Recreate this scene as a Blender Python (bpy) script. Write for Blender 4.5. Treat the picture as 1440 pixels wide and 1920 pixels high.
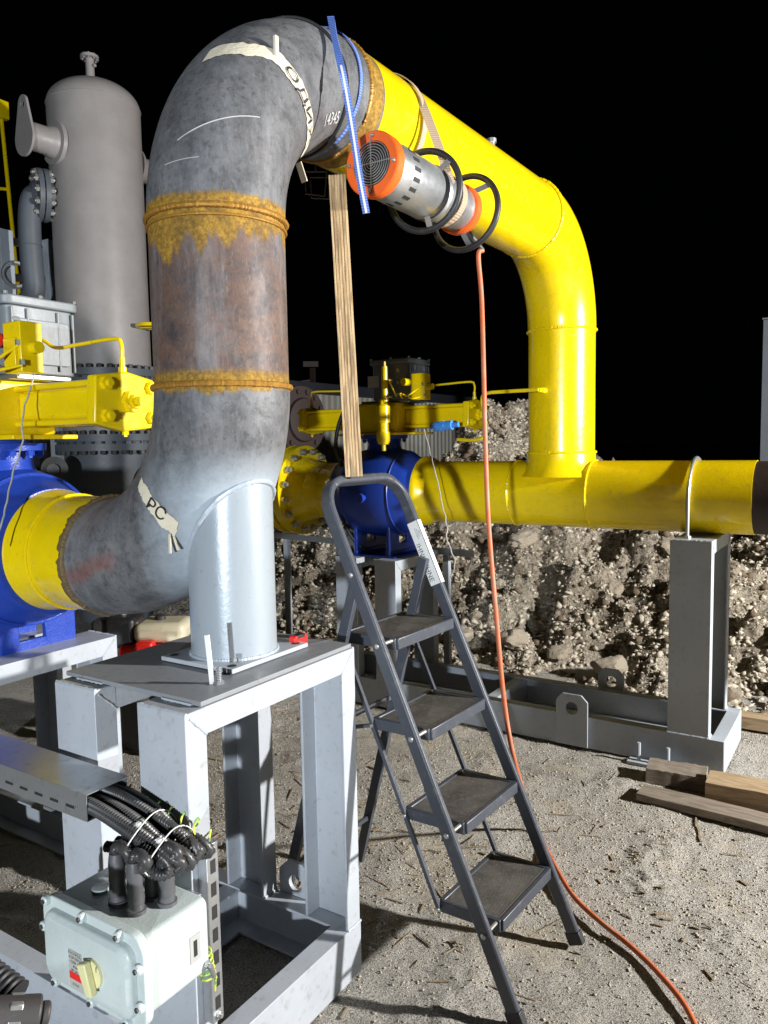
import bpy, bmesh, math, random
import numpy as np
from mathutils import Vector, Matrix, noise
random.seed(7); np.random.seed(7)
S = bpy.context.scene
R = math.radians
for o in list(bpy.data.objects): bpy.data.objects.remove(o)

# ------------------------------------------------------------ camera
FPX = 1450.0; PITCH = R(5.0); ROLL = R(1.0); CAMZ = 1.6
ANG = R(57.2); AX, AY = -.412, 2.115          # site axes: u runs away to the right, v away to the left
fwd = Vector((0, math.cos(PITCH), -math.sin(PITCH)))
r0 = Vector((1, 0, 0)); u0_ = r0.cross(fwd)
rt = math.cos(ROLL) * r0 - math.sin(ROLL) * u0_; upv = rt.cross(fwd)
cam_d = bpy.data.cameras.new('camera'); cam = bpy.data.objects.new('camera', cam_d)
S.collection.objects.link(cam)
m3 = Matrix((rt, upv, -fwd)).transposed()
cam.matrix_world = Matrix.Translation((0, 0, CAMZ)) @ m3.to_4x4()
cam_d.sensor_fit = 'VERTICAL'; cam_d.sensor_height = 24; cam_d.sensor_width = 18
cam_d.lens = FPX / 1920 * 24; cam_d.clip_start = .02; cam_d.clip_end = 2000
S.camera = cam
S.render.resolution_x = 768; S.render.resolution_y = 1024

# ------------------------------------------------------------ world, lights, exposure
wd = bpy.data.worlds.new('World'); S.world = wd; wd.use_nodes = True
wn = wd.node_tree.nodes; bg = wn['Background']
bg.inputs[0].default_value = (.55, .7, 1, 1)
bg.inputs[1].default_value = .0004
S.view_settings.view_transform = 'Standard'; S.view_settings.look = 'None'
S.view_settings.exposure = 0; S.view_settings.gamma = 1

def lamp(name, loc, target, power, size_deg, blend, radius, color):
    l = bpy.data.lights.new(name, 'SPOT'); l.energy = power; l.spot_size = R(size_deg); l.spot_blend = blend
    l.shadow_soft_size = radius; l.color = color
    o = bpy.data.objects.new(name, l); S.collection.objects.link(o)
    o.location = loc; d = Vector(target) - Vector(loc)
    o.rotation_euler = d.to_track_quat('-Z', 'Y').to_euler()
    return o
lamp('floodlight', (5.3, 1.2, 2.45), (-.3, 4.6, 1.2), 3150, 130, .3, .09, (1, .975, .94))
lamp('work_light', (-1.75, -6.6, 1.5), (-2.05, 2.4, 2.0), 3500, 38, .4, .09, (.86, .93, 1))

# ------------------------------------------------------------ node material helper
class NM:
    def __init__(s, name):
        s.m = bpy.data.materials.new(name); s.m.use_nodes = True; s.t = s.m.node_tree
        s.b = s.t.nodes['Principled BSDF']; s.tc = s.n('ShaderNodeTexCoord')
    def n(s, typ, **kw):
        x = s.t.nodes.new(typ)
        for k, v in kw.items(): setattr(x, k, v)
        return x
    def put(s, sock, v):
        if isinstance(v, bpy.types.NodeSocket): s.t.links.new(v, sock)
        elif isinstance(v, (tuple, list)): sock.default_value = tuple(v) + ((1,) if len(v) == 3 and len(sock.default_value) == 4 else ())
        else: sock.default_value = v
    def obj(s, scale=(1, 1, 1), loc=(0, 0, 0), rot=(0, 0, 0)):
        mp = s.n('ShaderNodeMapping'); s.put(mp.inputs[0], s.tc.outputs['Object'])
        mp.inputs['Scale'].default_value = scale; mp.inputs['Location'].default_value = loc; mp.inputs['Rotation'].default_value = rot
        return mp.outputs[0]
    def noise(s, scale, detail=4, rough=.55, vec=None, dist=0):
        x = s.n('ShaderNodeTexNoise'); s.put(x.inputs['Vector'], vec if vec else s.obj())
        x.inputs['Scale'].default_value = scale; x.inputs['Detail'].default_value = detail
        x.inputs['Roughness'].default_value = rough; x.inputs['Distortion'].default_value = dist
        return x.outputs[0]
    def voro(s, scale, vec=None, feature='F1', out=0):
        x = s.n('ShaderNodeTexVoronoi', feature=feature); s.put(x.inputs['Vector'], vec if vec else s.obj())
        x.inputs['Scale'].default_value = scale; return x.outputs[out]
    def ramp(s, f, pts, interp='LINEAR'):
        x = s.n('ShaderNodeValToRGB'); cr = x.color_ramp; cr.interpolation = interp
        while len(cr.elements) < len(pts): cr.elements.new(.5)
        for e, (p, c) in zip(cr.elements, pts):
            e.position = p; e.color = (c, c, c, 1) if not isinstance(c, (tuple, list)) else tuple(c) + (1,)
        s.put(x.inputs[0], f); return x.outputs[0]
    def mix(s, f, a, b, bt='MIX'):
        x = s.n('ShaderNodeMix', data_type='RGBA', blend_type=bt)
        s.put(x.inputs[0], f); s.put(x.inputs[6], a); s.put(x.inputs[7], b); return x.outputs[2]
    def math(s, op, a, b=0, c=None, clamp=False):
        x = s.n('ShaderNodeMath', operation=op); x.use_clamp = clamp
        s.put(x.inputs[0], a); s.put(x.inputs[1], b)
        if c is not None: s.put(x.inputs[2], c)
        return x.outputs[0]
    def xyz(s):
        x = s.n('ShaderNodeSeparateXYZ'); s.put(x.inputs[0], s.tc.outputs['Object']); return x.outputs
    def band(s, coord, c, half, soft, jitter=None, amp=0):
        d = coord if jitter is None else s.math('ADD', coord, s.math('MULTIPLY', s.math('SUBTRACT', jitter, .5), amp))
        d = s.math('ABSOLUTE', s.math('SUBTRACT', d, c))
        return s.math('DIVIDE', s.math('SUBTRACT', half + soft, d), max(soft, 1e-4), clamp=True)
    def bump(s, h, strength=.3, dist=.002, prev=None):
        x = s.n('ShaderNodeBump'); x.inputs['Strength'].default_value = strength; x.inputs['Distance'].default_value = dist
        s.put(x.inputs['Height'], h)
        if prev: s.put(x.inputs['Normal'], prev)
        return x.outputs[0]
    def out(s, col, rough=.5, metal=0, nor=None, coat=0, **kw):
        s.put(s.b.inputs['Base Color'], col); s.put(s.b.inputs['Roughness'], rough); s.put(s.b.inputs['Metallic'], metal)
        if nor: s.put(s.b.inputs['Normal'], nor)
        s.put(s.b.inputs['Coat Weight'], coat)
        for k, v in kw.items(): s.put(s.b.inputs[k], v)
        return s.m

def paint(name, col, rough=.35, dirt=(.12, .1, .08), dirt_amt=.25, bump=.25, bscale=60, metal=0, scuff=.5, coat=0):
    m = NM(name)
    n1 = m.noise(5, 6, .6); n2 = m.noise(38, 6, .65); n3 = m.noise(bscale, 3, .5)
    c = m.mix(m.ramp(n1, [(.35, 0), (.75, 1)]), col, tuple(x * .84 for x in col))
    f = m.math('MULTIPLY', m.ramp(n2, [(.56, 0), (.74, 1)]), dirt_amt)
    c = m.mix(f, c, dirt)
    sc = m.ramp(m.noise(9, 8, .75, m.obj((1, 1, 7), rot=(.5, .3, .2))), [(.64, 0), (.68, 1)])
    c = m.mix(m.math('MULTIPLY', sc, .3 * scuff), c, tuple(min(1, x * 1.25 + .04) for x in col))
    rg = m.math('ADD', m.math('MULTIPLY', n2, .22), rough - .08)
    return m.out(c, rg, metal, m.bump(n3, bump, .0012, m.bump(n1, .2, .004)), coat)

M = {}
M['yellow'] = paint('yellow_paint', (.82, .60, .003), .22, (.30, .20, .05), .5, .45, 42, coat=.25)
M['blue'] = paint('blue_paint', (.014, .052, .37), .3, (.05, .06, .1), .3, .9, 140)
M['steel'] = paint('grey_frame_paint', (.42, .45, .49), .36, (.2, .17, .13), .5, .35, 70)
M['skid'] = paint('skid_grey_paint', (.40, .44, .49), .42, (.2, .17, .12), .45, .35, 70)
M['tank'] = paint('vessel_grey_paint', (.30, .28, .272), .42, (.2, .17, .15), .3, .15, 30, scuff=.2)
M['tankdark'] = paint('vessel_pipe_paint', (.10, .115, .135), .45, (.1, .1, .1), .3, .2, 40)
M['boxgrey'] = paint('control_box_grey', (.20, .22, .235), .4, (.15, .15, .13), .25, .3, 90)
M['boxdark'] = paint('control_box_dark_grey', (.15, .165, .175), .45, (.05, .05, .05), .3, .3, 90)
M['jb'] = paint('junction_box_paint', (.52, .585, .575), .33, (.3, .28, .24), .2, .6, 160)
M['orange'] = paint('orange_plastic', (.85, .13, .015), .38, (.2, .05, .02), .3, .1, 60)
M['black'] = paint('black_rubber', (.018, .018, .02), .45, (.12, .11, .1), .25, .3, 60)
M['dark'] = paint('dark_steel', (.05, .045, .045), .5, (.1, .07, .05), .4, .4, 60)
M['ladder'] = paint('ladder_slate_paint', (.055, .062, .078), .33, (.2, .19, .17), .35, .3, 80)
M['red'] = paint('red_plastic', (.7, .02, .015), .35, (.1, .02, .02), .3, .1)
M['cream'] = paint('cream_tank_paint', (.72, .66, .48), .35, (.2, .16, .1), .35, .1)
M['galv'] = paint('galvanised_metal', (.62, .64, .66), .32, (.2, .2, .2), .4, .25, 50, metal=.85)
M['bolt'] = paint('zinc_bolt', (.5, .5, .48), .35, (.12, .1, .08), .6, .3, 200, metal=.8)
M['brown'] = paint('brown_primed_steel', (.020, .009, .007), .6, (.02, .012, .01), .4, .4, 40)
M['white'] = paint('white_paint', (.74, .74, .72), .5, (.3, .3, .28), .2, .1)
M['bluelight'] = paint('light_blue_plastic', (.06, .25, .7), .35, (.02, .05, .2), .3, .2)
M['knob'] = paint('pale_yellow_plastic', (.72, .68, .36), .4, (.3, .28, .15), .3, .2)
M['lbl'] = paint('label_paper', (.42, .42, .39), .5, (.3, .3, .28), .3, .1)
M['ink'] = paint('black_ink', (.02, .02, .02), .6, (.05, .05, .05), .1, 0)
M['chalk'] = paint('chalk_mark', (.5, .5, .49), .8, (.4, .4, .4), .2, 0)

def masking():
    m = NM('masking_tape'); n = m.noise(30, 5, .6); w = m.noise(70, 4, .6, m.obj((1, 1, 3)))
    c = m.mix(n, (.74, .68, .54), (.58, .52, .38))
    return m.out(c, .7, 0, m.bump(w, .8, .003))
M['tape'] = masking()
M['plateshade'] = paint('shaded_plate_paint', (.24, .25, .265), .45, (.12, .10, .075), .5, .35, 70)  # frame paint darkened for the dim grazing light on the plate top, plus dirt

def webbing(name, a, b, sc=260):
    m = NM(name); w = m.n('ShaderNodeTexWave', wave_type='BANDS', bands_direction='Z')
    w.inputs['Scale'].default_value = sc / 6; w.inputs['Distortion'].default_value = 1.2; m.put(w.inputs[0], m.obj((1, 1, 1)))
    c = m.mix(w.outputs[1], a, b); c = m.mix(m.math('MULTIPLY', m.noise(25), .4), c, tuple(x * .5 for x in a))
    return m.out(c, .75, 0, m.bump(w.outputs[1], .5, .002))
M['strap'] = webbing('tan_webbing', (.42, .3, .2), (.55, .42, .3))
M['blueweb'] = webbing('blue_webbing', (.07, .15, .55), (.2, .32, .75))

def wood(name, a, b, along='X'):
    m = NM(name); sc = {'X': (1.2, 14, 14), 'Z': (16, 16, 1.0), 'Y': (14, 1.2, 14)}[along]
    n = m.noise(3, 7, .6, m.obj(sc), .6); n2 = m.noise(9, 5, .6, m.obj(tuple(x * .9 for x in sc)))
    c = m.ramp(n, [(.3, b), (.48, a), (.56, b), (.7, a)]); c = m.mix(m.math('MULTIPLY', n2, .3), c, tuple(x * .5 for x in b))
    return m.out(c, .65, 0, m.bump(n, .5, .003))
def lathmat():
    m = NM('grooved_lath_wood'); n = m.noise(3, 7, .6, m.obj((26, 26, 1.1)), .3); n2 = m.noise(6, 5, .6, m.obj((5, 5, .8)))
    n3 = m.noise(60, 2, .5, m.obj((1.6, 1.6, .01)))
    c = m.ramp(n, [(.3, (.36, .21, .09)), (.5, (.60, .42, .22)), (.7, (.72, .54, .32))]); c = m.mix(m.ramp(n3, [(.42, .75), (.52, 0)]), c, (.22, .14, .07)); c = m.mix(m.math('MULTIPLY', n2, .3), c, (.3, .2, .1))
    return m.out(c, .65, 0, m.bump(n3, .8, .003))
M['lath'] = lathmat()
M['timber'] = wood('sawn_timber', (.48, .36, .22), (.3, .21, .12), 'Y')
M['oldwood'] = wood('weathered_timber', (.3, .25, .2), (.17, .14, .11), 'Y')

def rawpipe(name, rust):
    """mill-scale steel; rust = list of (axis, centre, half, soft) bands in object coordinates; overspray round the trunnion"""
    m = NM(name); X = m.xyz()
    n1 = m.noise(3.2, 10, .72, dist=.15); n2 = m.noise(17, 9, .7); n3 = m.noise(60, 5, .7)
    st = m.noise(7, 9, .75, m.obj((1, 1, .22)))
    base = m.ramp(n1, [(.30, (.080, .082, .088)), (.47, (.112, .114, .12)), (.60, (.142, .144, .148)), (.72, (.17, .17, .172))])
    if 'spool' in name:
        base = m.ramp(n1, [(.30, (.085, .047, .034)), (.48, (.12, .068, .048)), (.62, (.14, .088, .066)), (.74, (.13, .12, .125))])
    c = m.mix(m.ramp(n2, [(.46, 0), (.66, .75)]), base, (.045, .045, .052)); c = m.mix(m.ramp(n3, [(.53, 0), (.64, .6)]), c, (.04, .04, .045))
    c = m.mix(m.math('MULTIPLY', m.ramp(st, [(.50, 0), (.68, 1)]), .5), c, (.27, .28, .3))
    c = m.mix(m.math('MULTIPLY', m.ramp(m.noise(2.3, 4, .6), [(.56, 0), (.7, 1)]), .3), c, (.16, .10, .085))
    grit = m.ramp(m.noise(150, 3, .6, m.obj((1, 1, .35))), [(.60, 0), (.68, .22)]); c = m.mix(grit, c, (.27, .27, .28))
    hs = m.ramp(m.noise(5, 11, .82, m.obj((1, 1, 9), rot=(.1, .25, 0))), [(.66, 0), (.69, .5)]); c = m.mix(hs, c, (.3, .3, .31))
    scr = m.ramp(m.noise(6, 10, .8, m.obj((8, 1, 1), rot=(.7, .2, .4))), [(.655, 0), (.67, 1)])
    c = m.mix(m.math('MULTIPLY', scr, .45), c, (.4, .41, .42))
    blot = m.ramp(m.noise(5.3, 7, .7, m.obj(loc=(3, 1, 2))), [(.58, 0), (.68, 1)])
    c = m.mix(m.math('MULTIPLY', blot, .75), c, (.03, .03, .035))
    rn = m.noise(14, 9, .75, m.obj((3.2, 3.2, .4))); fine = m.noise(85, 5, .75); n4 = m.noise(9, 6, .65, m.obj((2.2, 2.2, .25))); n5 = m.noise(3.5, 3, .5, m.obj((1, 1, .3)))
    rustc = m.ramp(fine, [(.3, (.10, .05, .01)), (.46, (.25, .135, .014)), (.6, (.38, .22, .02)), (.75, (.5, .34, .07))])
    rustc = m.mix(m.ramp(n2, [(.45, 0), (.65, .7)]), rustc, (.10, .06, .018))
    rough = m.math('ADD', m.math('MULTIPLY', n2, .35), .43)
    tot = None
    for ax, ce, half, soft, amp in rust:
        if ax == 2:
            up = m.math('DIVIDE', m.math('SUBTRACT', m.math('ADD', ce + half, m.math('MULTIPLY', m.math('SUBTRACT', rn, .45), amp * .5)), X[2]), soft, clamp=True)
            reach = m.math('MULTIPLY', m.math('ADD', m.math('MULTIPLY', m.math('SUBTRACT', n4, .5), 1.3), m.math('MULTIPLY', m.math('SUBTRACT', n5, .44), 3.0)), amp)
            dn = m.math('DIVIDE', m.math('SUBTRACT', m.math('ADD', X[2], m.math('MAXIMUM', reach, -.012)), ce - half), soft * 1.5, clamp=True)
            f = m.math('MULTIPLY', up, dn)
        else: f = m.band(X[ax], ce, half, soft, rn, amp)
        tot = f if tot is None else m.math('MAXIMUM', tot, f)
    if tot is not None:
        c = m.mix(tot, c, rustc); rough = m.math('ADD', rough, m.math('MULTIPLY', tot, .2))
    if 'lower' in name:
        q = m.n('ShaderNodeVectorMath', operation='LENGTH'); cmb = m.n('ShaderNodeCombineXYZ')
        m.put(cmb.inputs[0], X[0]); m.put(cmb.inputs[1], X[1]); m.t.links.new(cmb.outputs[0], q.inputs[0])
        d = m.math('ADD', q.outputs['Value'], m.math('MULTIPLY', m.math('SUBTRACT', n2, .5), .10))
        f = m.math('MULTIPLY', m.math('DIVIDE', m.math('SUBTRACT', .255, d), .13, clamp=True), m.math('DIVIDE', m.math('SUBTRACT', 1.60, X[2]), .12, clamp=True))
        c = m.mix(m.math('MULTIPLY', f, .85), c, (.42, .49, .55))
        # reddish rubbed streak
        f2 = m.math('MULTIPLY', m.band(m.math('ADD', X[2], m.math('MULTIPLY', X[1], .35)), 1.40, .008, .03, n2, .08), m.band(X[1], .42, .10, .05))
        c = m.mix(m.math('MULTIPLY', f2, .5), c, (.22, .07, .05))
    return m.out(c, rough, .1, m.bump(n3, .5, .0015, m.bump(n2, .3, .003)))
M['elbow_up'] = rawpipe('mill_scale_upper_elbow', [(2, 2.20, .03, .012, .10)])
M['spool'] = rawpipe('mill_scale_brown_spool', [(2, 2.195, .04, .014, .13), (2, 1.775, .025, .018, .05)])
M['elbow_low'] = rawpipe('mill_scale_lower_elbow', [(2, 1.765, .012, .008, .05)])
M['ringpipe'] = rawpipe('rusty_pipe_end', [(0, .53, .03, .012, .03)])

def weldmat(name, a, b):
    m = NM(name); n = m.noise(90, 4, .7); c = m.mix(n, a, b)
    return m.out(c, .45, .3, m.bump(n, .6, .002))
M['weldrust'] = weldmat('rusty_weld', (.2, .09, .015), (.5, .26, .04))
M['welddark'] = weldmat('dark_weld', (.09, .06, .03), (.28, .2, .1))
M['weldblue'] = weldmat('sprayed_weld', (.35, .41, .47), (.55, .6, .66))

def trunnion_mat():
    m = NM('silver_primer'); n1 = m.noise(6, 6, .6, m.obj((1, 1, .3))); n2 = m.noise(45, 5, .7)
    c = m.mix(n1, (.29, .335, .375), (.40, .45, .49)); c = m.mix(m.ramp(n2, [(.62, 0), (.72, .5)]), c, (.2, .22, .24))
    return m.out(c, .3, .15, m.bump(n2, .5, .0015))
M['trunnion'] = trunnion_mat()

def groundmat():
    m = NM('sandy_ground')
    n1 = m.noise(1.1, 6, .6); n2 = m.noise(22, 6, .7); n3 = m.noise(230, 4, .75); v = m.voro(120); v2 = m.voro(260)
    c = m.ramp(n1, [(.3, (.52, .49, .44)), (.5, (.63, .60, .54)), (.7, (.70, .67, .61))])
    c = m.mix(m.ramp(n3, [(.40, .92), (.53, 0)]), c, (.10, .08, .056)); c = m.mix(m.ramp(n3, [(.58, 0), (.68, .6)]), c, (.75, .72, .66))
    c = m.mix(m.ramp(n2, [(.55, 0), (.72, .55)]), c, (.14, .11, .085))
    c = m.mix(m.ramp(v2, [(.0, .6), (.3, 0)]), c, (.44, .41, .36))
    c = m.mix(m.ramp(m.noise(1.6, 5, .6, m.obj(loc=(7, 1, 0))), [(.56, 0), (.62, .55)]), c, (.56, .49, .37))
    dk = m.ramp(m.noise(2.4, 6, .7, m.obj(loc=(4, 2, 0))), [(.57, 0), (.7, .5)])
    c = m.mix(dk, c, (.12, .095, .07))
    b = m.bump(v, 1, .009); b = m.bump(n3, 1, .010, b); b = m.bump(n2, .8, .016, b)
    return m.out(c, .9, 0, b)
M['ground'] = groundmat()

def gravelmat(name='gravel_soil', k=1.0):
    m = NM(name)
    n1 = m.noise(1.0, 5, .6); n2 = m.noise(30, 6, .8); v = m.voro(34); vc = m.voro(34, out=1)
    c = m.ramp(n1, [(.35, (.36, .30, .22)), (.5, (.52, .45, .35)), (.65, (.62, .55, .44))])
    c = m.mix(m.ramp(n2, [(.42, .75), (.54, 0)]), c, (.07, .05, .03))
    sp = m.n('ShaderNodeSeparateColor'); m.put(sp.inputs[0], vc)
    c = m.mix(m.ramp(sp.outputs[0], [(.55, 0), (.9, .6)]), c, (.5, .45, .36))
    if k != 1: c = m.mix(1.0, c, (k, k, k), 'MULTIPLY')
    b = m.bump(v, 1, .05); b = m.bump(n2, 1, .03, b)
    return m.out(c, .92, 0, b)
M['gravel'] = gravelmat(); 
def rockmat(name, a, b):
    m = NM(name); oi = m.n('ShaderNodeObjectInfo')
    n = m.noise(9, 7, .7); c = m.mix(n, a, b); c = m.mix(m.math('MULTIPLY', oi.outputs['Random'], .4), c, tuple(x * .6 for x in a))
    return m.out(c, .9, 0, m.bump(m.noise(30, 6, .75), 1, .012))
M['rock'] = rockmat('pale_rock', (.58, .51, .4), (.30, .24, .17))
M['stone'] = rockmat('small_stone', (.64, .585, .48), (.42, .36, .27))
M['twig'] = rockmat('wood_splinter', (.42, .34, .24), (.2, .15, .1))

def siding(name, a):
    return paint(name, a, .45, (.3, .3, .28), .2, .1)
M['siding'] = siding('pale_corrugated_steel', (.34, .34, .3))
M['roofband'] = siding('dark_trim_steel', (.035, .04, .05))

def treadmat():
    m = NM('ribbed_rubber_tread'); w = m.n('ShaderNodeTexWave', wave_type='BANDS', bands_direction='X')
    w.inputs['Scale'].default_value = 55; w.inputs['Distortion'].default_value = 0; m.put(w.inputs[0], m.obj())
    n = m.noise(6, 6, .65); n2 = m.noise(70, 4, .7)
    c = m.mix(m.ramp(n, [(.4, 0), (.7, 1)]), (.075, .068, .062), (.17, .155, .135)); c = m.mix(m.ramp(n2, [(.5, 0), (.7, .5)]), c, (.25, .23, .2))
    return m.out(c, .75, 0, m.bump(w.outputs[1], .8, .003, m.bump(n2, .3, .001)))
M['tread'] = treadmat()

def cablemat():
    m = NM('orange_cable_sheath'); n = m.noise(40, 4, .6); n2 = m.noise(7, 4, .6)
    c = m.mix(n, (.62, .15, .045), (.45, .11, .05)); c = m.mix(m.ramp(n2, [(.5, 0), (.7, .5)]), c, (.5, .3, .2))
    return m.out(c, .5)
M['cable'] = cablemat()
def wiremat():
    m = NM('yellow_green_wire'); w = m.noise(60, 1, .5); c = m.ramp(w, [(.48, (.75, .75, .1)), (.53, (.2, .45, .08))])
    return m.out(c, .35)
M['wire'] = wiremat()
def conduitmat():
    m = NM('black_conduit'); n = m.noise(30, 5, .6); c = m.mix(n, (.022, .022, .024), (.07, .068, .066))
    return m.out(c, .38, 0, m.bump(n, .3, .001))
M['conduit'] = conduitmat()
M['loam'] = rockmat('dark_clod', (.2, .15, .1), (.1, .07, .045))
M['sleeve'] = paint('grey_shrink_sleeve', (.09, .09, .095), .4, (.2, .2, .2), .4, .8, 50)
M['plastic'] = NM('clear_blue_film').out((.35, .5, .85), .15, 0, None, 0, **{'Transmission Weight': .35})

# ------------------------------------------------------------ geometry helpers (all in site coordinates u, v, z)
def V(*a): return Vector(a)
CAMS = None
def uvz(P):
    d = Vector(P) - Vector((AX, AY, 0)); c, s = math.cos(ANG), math.sin(ANG)
    return V(d.x * c + d.y * s, -d.x * s + d.y * c, d.z)
def at(x, y, depth):
    q = (x - 720) / FPX * rt - (y - 960) / FPX * upv + fwd
    return uvz(Vector((0, 0, CAMZ)) + q * depth)
def onz(x, y, z):
    q = (x - 720) / FPX * rt - (y - 960) / FPX * upv + fwd
    return uvz(Vector((0, 0, CAMZ)) + q * ((z - CAMZ) / q.z))

BASE = {}
COL = S.collection
def root(name, label, cat, base=(0, 0, 0), group=None, rz=0):
    o = bpy.data.objects.new(name, None); o.empty_display_size = .1; COL.objects.link(o)
    b = Vector(base); c, s = math.cos(ANG), math.sin(ANG)
    o.location = (AX + b.x * c - b.y * s, AY + b.x * s + b.y * c, b.z); o.rotation_euler = (0, 0, ANG)
    o['label'] = label; o['category'] = cat
    if group: o['group'] = group
    BASE[o.name] = b
    return o
def tag(o, label, cat, group=None, kind=None):
    if label: o['label'] = label
    if cat: o['category'] = cat
    if group: o['group'] = group
    if kind: o['kind'] = kind
    return o

def frame_of(d):
    d = d.normalized(); a = V(0, 0, 1) if abs(d.z) < .9 else V(1, 0, 0)
    x = a.cross(d).normalized(); y = d.cross(x); return x, y
class MB:
    def __init__(s): s.v = []; s.f = []
    def add(s, vs, fs):
        o = len(s.v); s.v += [Vector(p) for p in vs]; s.f += [tuple(i + o for i in f) for f in fs]; return s
    def box(s, a, b):
        x0, y0, z0 = [min(p, q) for p, q in zip(a, b)]; x1, y1, z1 = [max(p, q) for p, q in zip(a, b)]
        return s.add([(x0, y0, z0), (x1, y0, z0), (x1, y1, z0), (x0, y1, z0), (x0, y0, z1), (x1, y0, z1), (x1, y1, z1), (x0, y1, z1)],
                     [(0, 3, 2, 1), (4, 5, 6, 7), (0, 1, 5, 4), (1, 2, 6, 5), (2, 3, 7, 6), (3, 0, 4, 7)])
    def bar(s, p, q, w, h, side=None):
        """rectangular bar from p to q, w along side, h across"""
        p, q = Vector(p), Vector(q); d = (q - p).normalized()
        x = (Vector(side) - Vector(side).dot(d) * d).normalized() if side is not None else frame_of(d)[0]
        y = d.cross(x); c = [x * w / 2 + y * h / 2, -x * w / 2 + y * h / 2, -x * w / 2 - y * h / 2, x * w / 2 - y * h / 2]
        return s.add([p + k for k in c] + [q + k for k in c], [(0, 1, 2, 3), (7, 6, 5, 4)] + [(i, i + 4, (i + 1) % 4 + 4, (i + 1) % 4) for i in range(4)])
    def prism(s, poly, o, ea, eb, ext):
        o, ea, eb, ext = Vector(o), Vector(ea), Vector(eb), Vector(ext); n = len(poly)
        A = [o + ea * p[0] + eb * p[1] for p in poly]
        fl = ea.cross(eb).dot(ext) > 0
        fs = [tuple(range(n))[::-1 if fl else 1], tuple(range(n, 2 * n))[::1 if fl else -1]]
        for i in range(n):
            j = (i + 1) % n; q = (i, j, j + n, i + n); fs.append(q if fl else q[::-1])
        return s.add(A + [p + ext for p in A], fs)
    def tube(s, pts, r, n=12, caps=True, closed=False):
        pts = [Vector(p) for p in pts]; N = len(pts); rr = r if isinstance(r, (list, tuple, np.ndarray)) else [r] * N
        vs = []; x = None
        for i, p in enumerate(pts):
            if closed: d = (pts[(i + 1) % N] - pts[i - 1])
            else: d = pts[min(i + 1, N - 1)] - pts[max(i - 1, 0)]
            d = d.normalized() if d.length > 1e-9 else V(0, 0, 1)
            if x is None: x = frame_of(d)[0]
            x = (x - x.dot(d) * d).normalized(); y = d.cross(x)
            for k in range(n):
                a = 2 * math.pi * k / n; vs.append(p + (x * math.cos(a) + y * math.sin(a)) * rr[i])
        fs = []
        for i in range(N if closed else N - 1):
            for k in range(n):
                a = i * n + k; b = i * n + (k + 1) % n; c = ((i + 1) % N) * n + (k + 1) % n; e = ((i + 1) % N) * n + k
                fs.append((a, b, c, e))
        if caps and not closed: fs += [tuple(range(n))[::-1], tuple(range((N - 1) * n, N * n))]
        return s.add(vs, fs)
    def cyl(s, p, q, r, n=24, r2=None, caps=True):
        return s.tube([p, q], [r, r if r2 is None else r2], n, caps)
    def lathe(s, prof, o, axis, n=48, caps=True):
        """prof = [(distance along axis, radius)]"""
        o, d = Vector(o), Vector(axis).normalized(); x, y = frame_of(d); vs = []
        for h, r in prof:
            for k in range(n):
                a = 2 * math.pi * k / n; vs.append(o + d * h + (x * math.cos(a) + y * math.sin(a)) * max(r, 1e-5))
        fs = [(i * n + k, i * n + (k + 1) % n, (i + 1) * n + (k + 1) % n, (i + 1) * n + k) for i in range(len(prof) - 1) for k in range(n)]
        if caps: fs += [tuple(range(n))[::-1], tuple(range((len(prof) - 1) * n, len(prof) * n))]
        return s.add(vs, fs)
    def ring(s, c, axis, R_, r, n=64, m=8, noise_amp=0):
        c, d = Vector(c), Vector(axis).normalized(); x, y = frame_of(d); pts = []; rr = []
        for k in range(n):
            a = 2 * math.pi * k / n; pts.append(c + (x * math.cos(a) + y * math.sin(a)) * R_); rr.append(r * (1 + random.uniform(-noise_amp, noise_amp)))
        return s.tube(pts, rr, m, closed=True)
    def nut(s, c, axis, r, h, stud=0, rs=None):
        c, d = Vector(c), Vector(axis).normalized(); s.tube([c, c + d * h], r, 6)
        if stud: s.tube([c, c + d * (h + stud)], rs or r * .55, 10)
        return s
    def build(s, name, mat, parent=None, bevel=0, seg=2, sharp=35, label=None, mats=None):
        b = BASE.get(parent.name, V(0, 0, 0)) if parent is not None else V(0, 0, 0)
        if parent is None:
            lo = Vector((min(p.x for p in s.v), min(p.y for p in s.v), min(p.z for p in s.v))); hi = Vector((max(p.x for p in s.v), max(p.y for p in s.v), 0))
            b = V((lo.x + hi.x) / 2, (lo.y + hi.y) / 2, lo.z)
        while parent is not None and parent.type == 'MESH' and parent.name in BASE: b = BASE[parent.name]; break
        me = bpy.data.meshes.new(name); me.from_pydata([tuple(p - b) for p in s.v], [], s.f); me.validate()
        me.materials.append(M[mat] if isinstance(mat, str) else mat)
        me.shade_smooth()
        try: me.set_sharp_from_angle(angle=R(sharp))
        except Exception: pass
        o = bpy.data.objects.new(name, me); COL.objects.link(o)
        if parent is not None:
            o.parent = parent
        else:
            c, q = math.cos(ANG), math.sin(ANG)
            o.location = (AX + b.x * c - b.y * q, AY + b.x * q + b.y * c, b.z); o.rotation_euler = (0, 0, ANG)
        BASE[o.name] = b
        if bevel:
            md = o.modifiers.new('bevel', 'BEVEL'); md.width = bevel; md.segments = seg; md.limit_method = 'ANGLE'; md.angle_limit = R(40)
        if label: o['label'] = label
        return o

def copy_parts(src, dst, delta=None):
    pass

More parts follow.
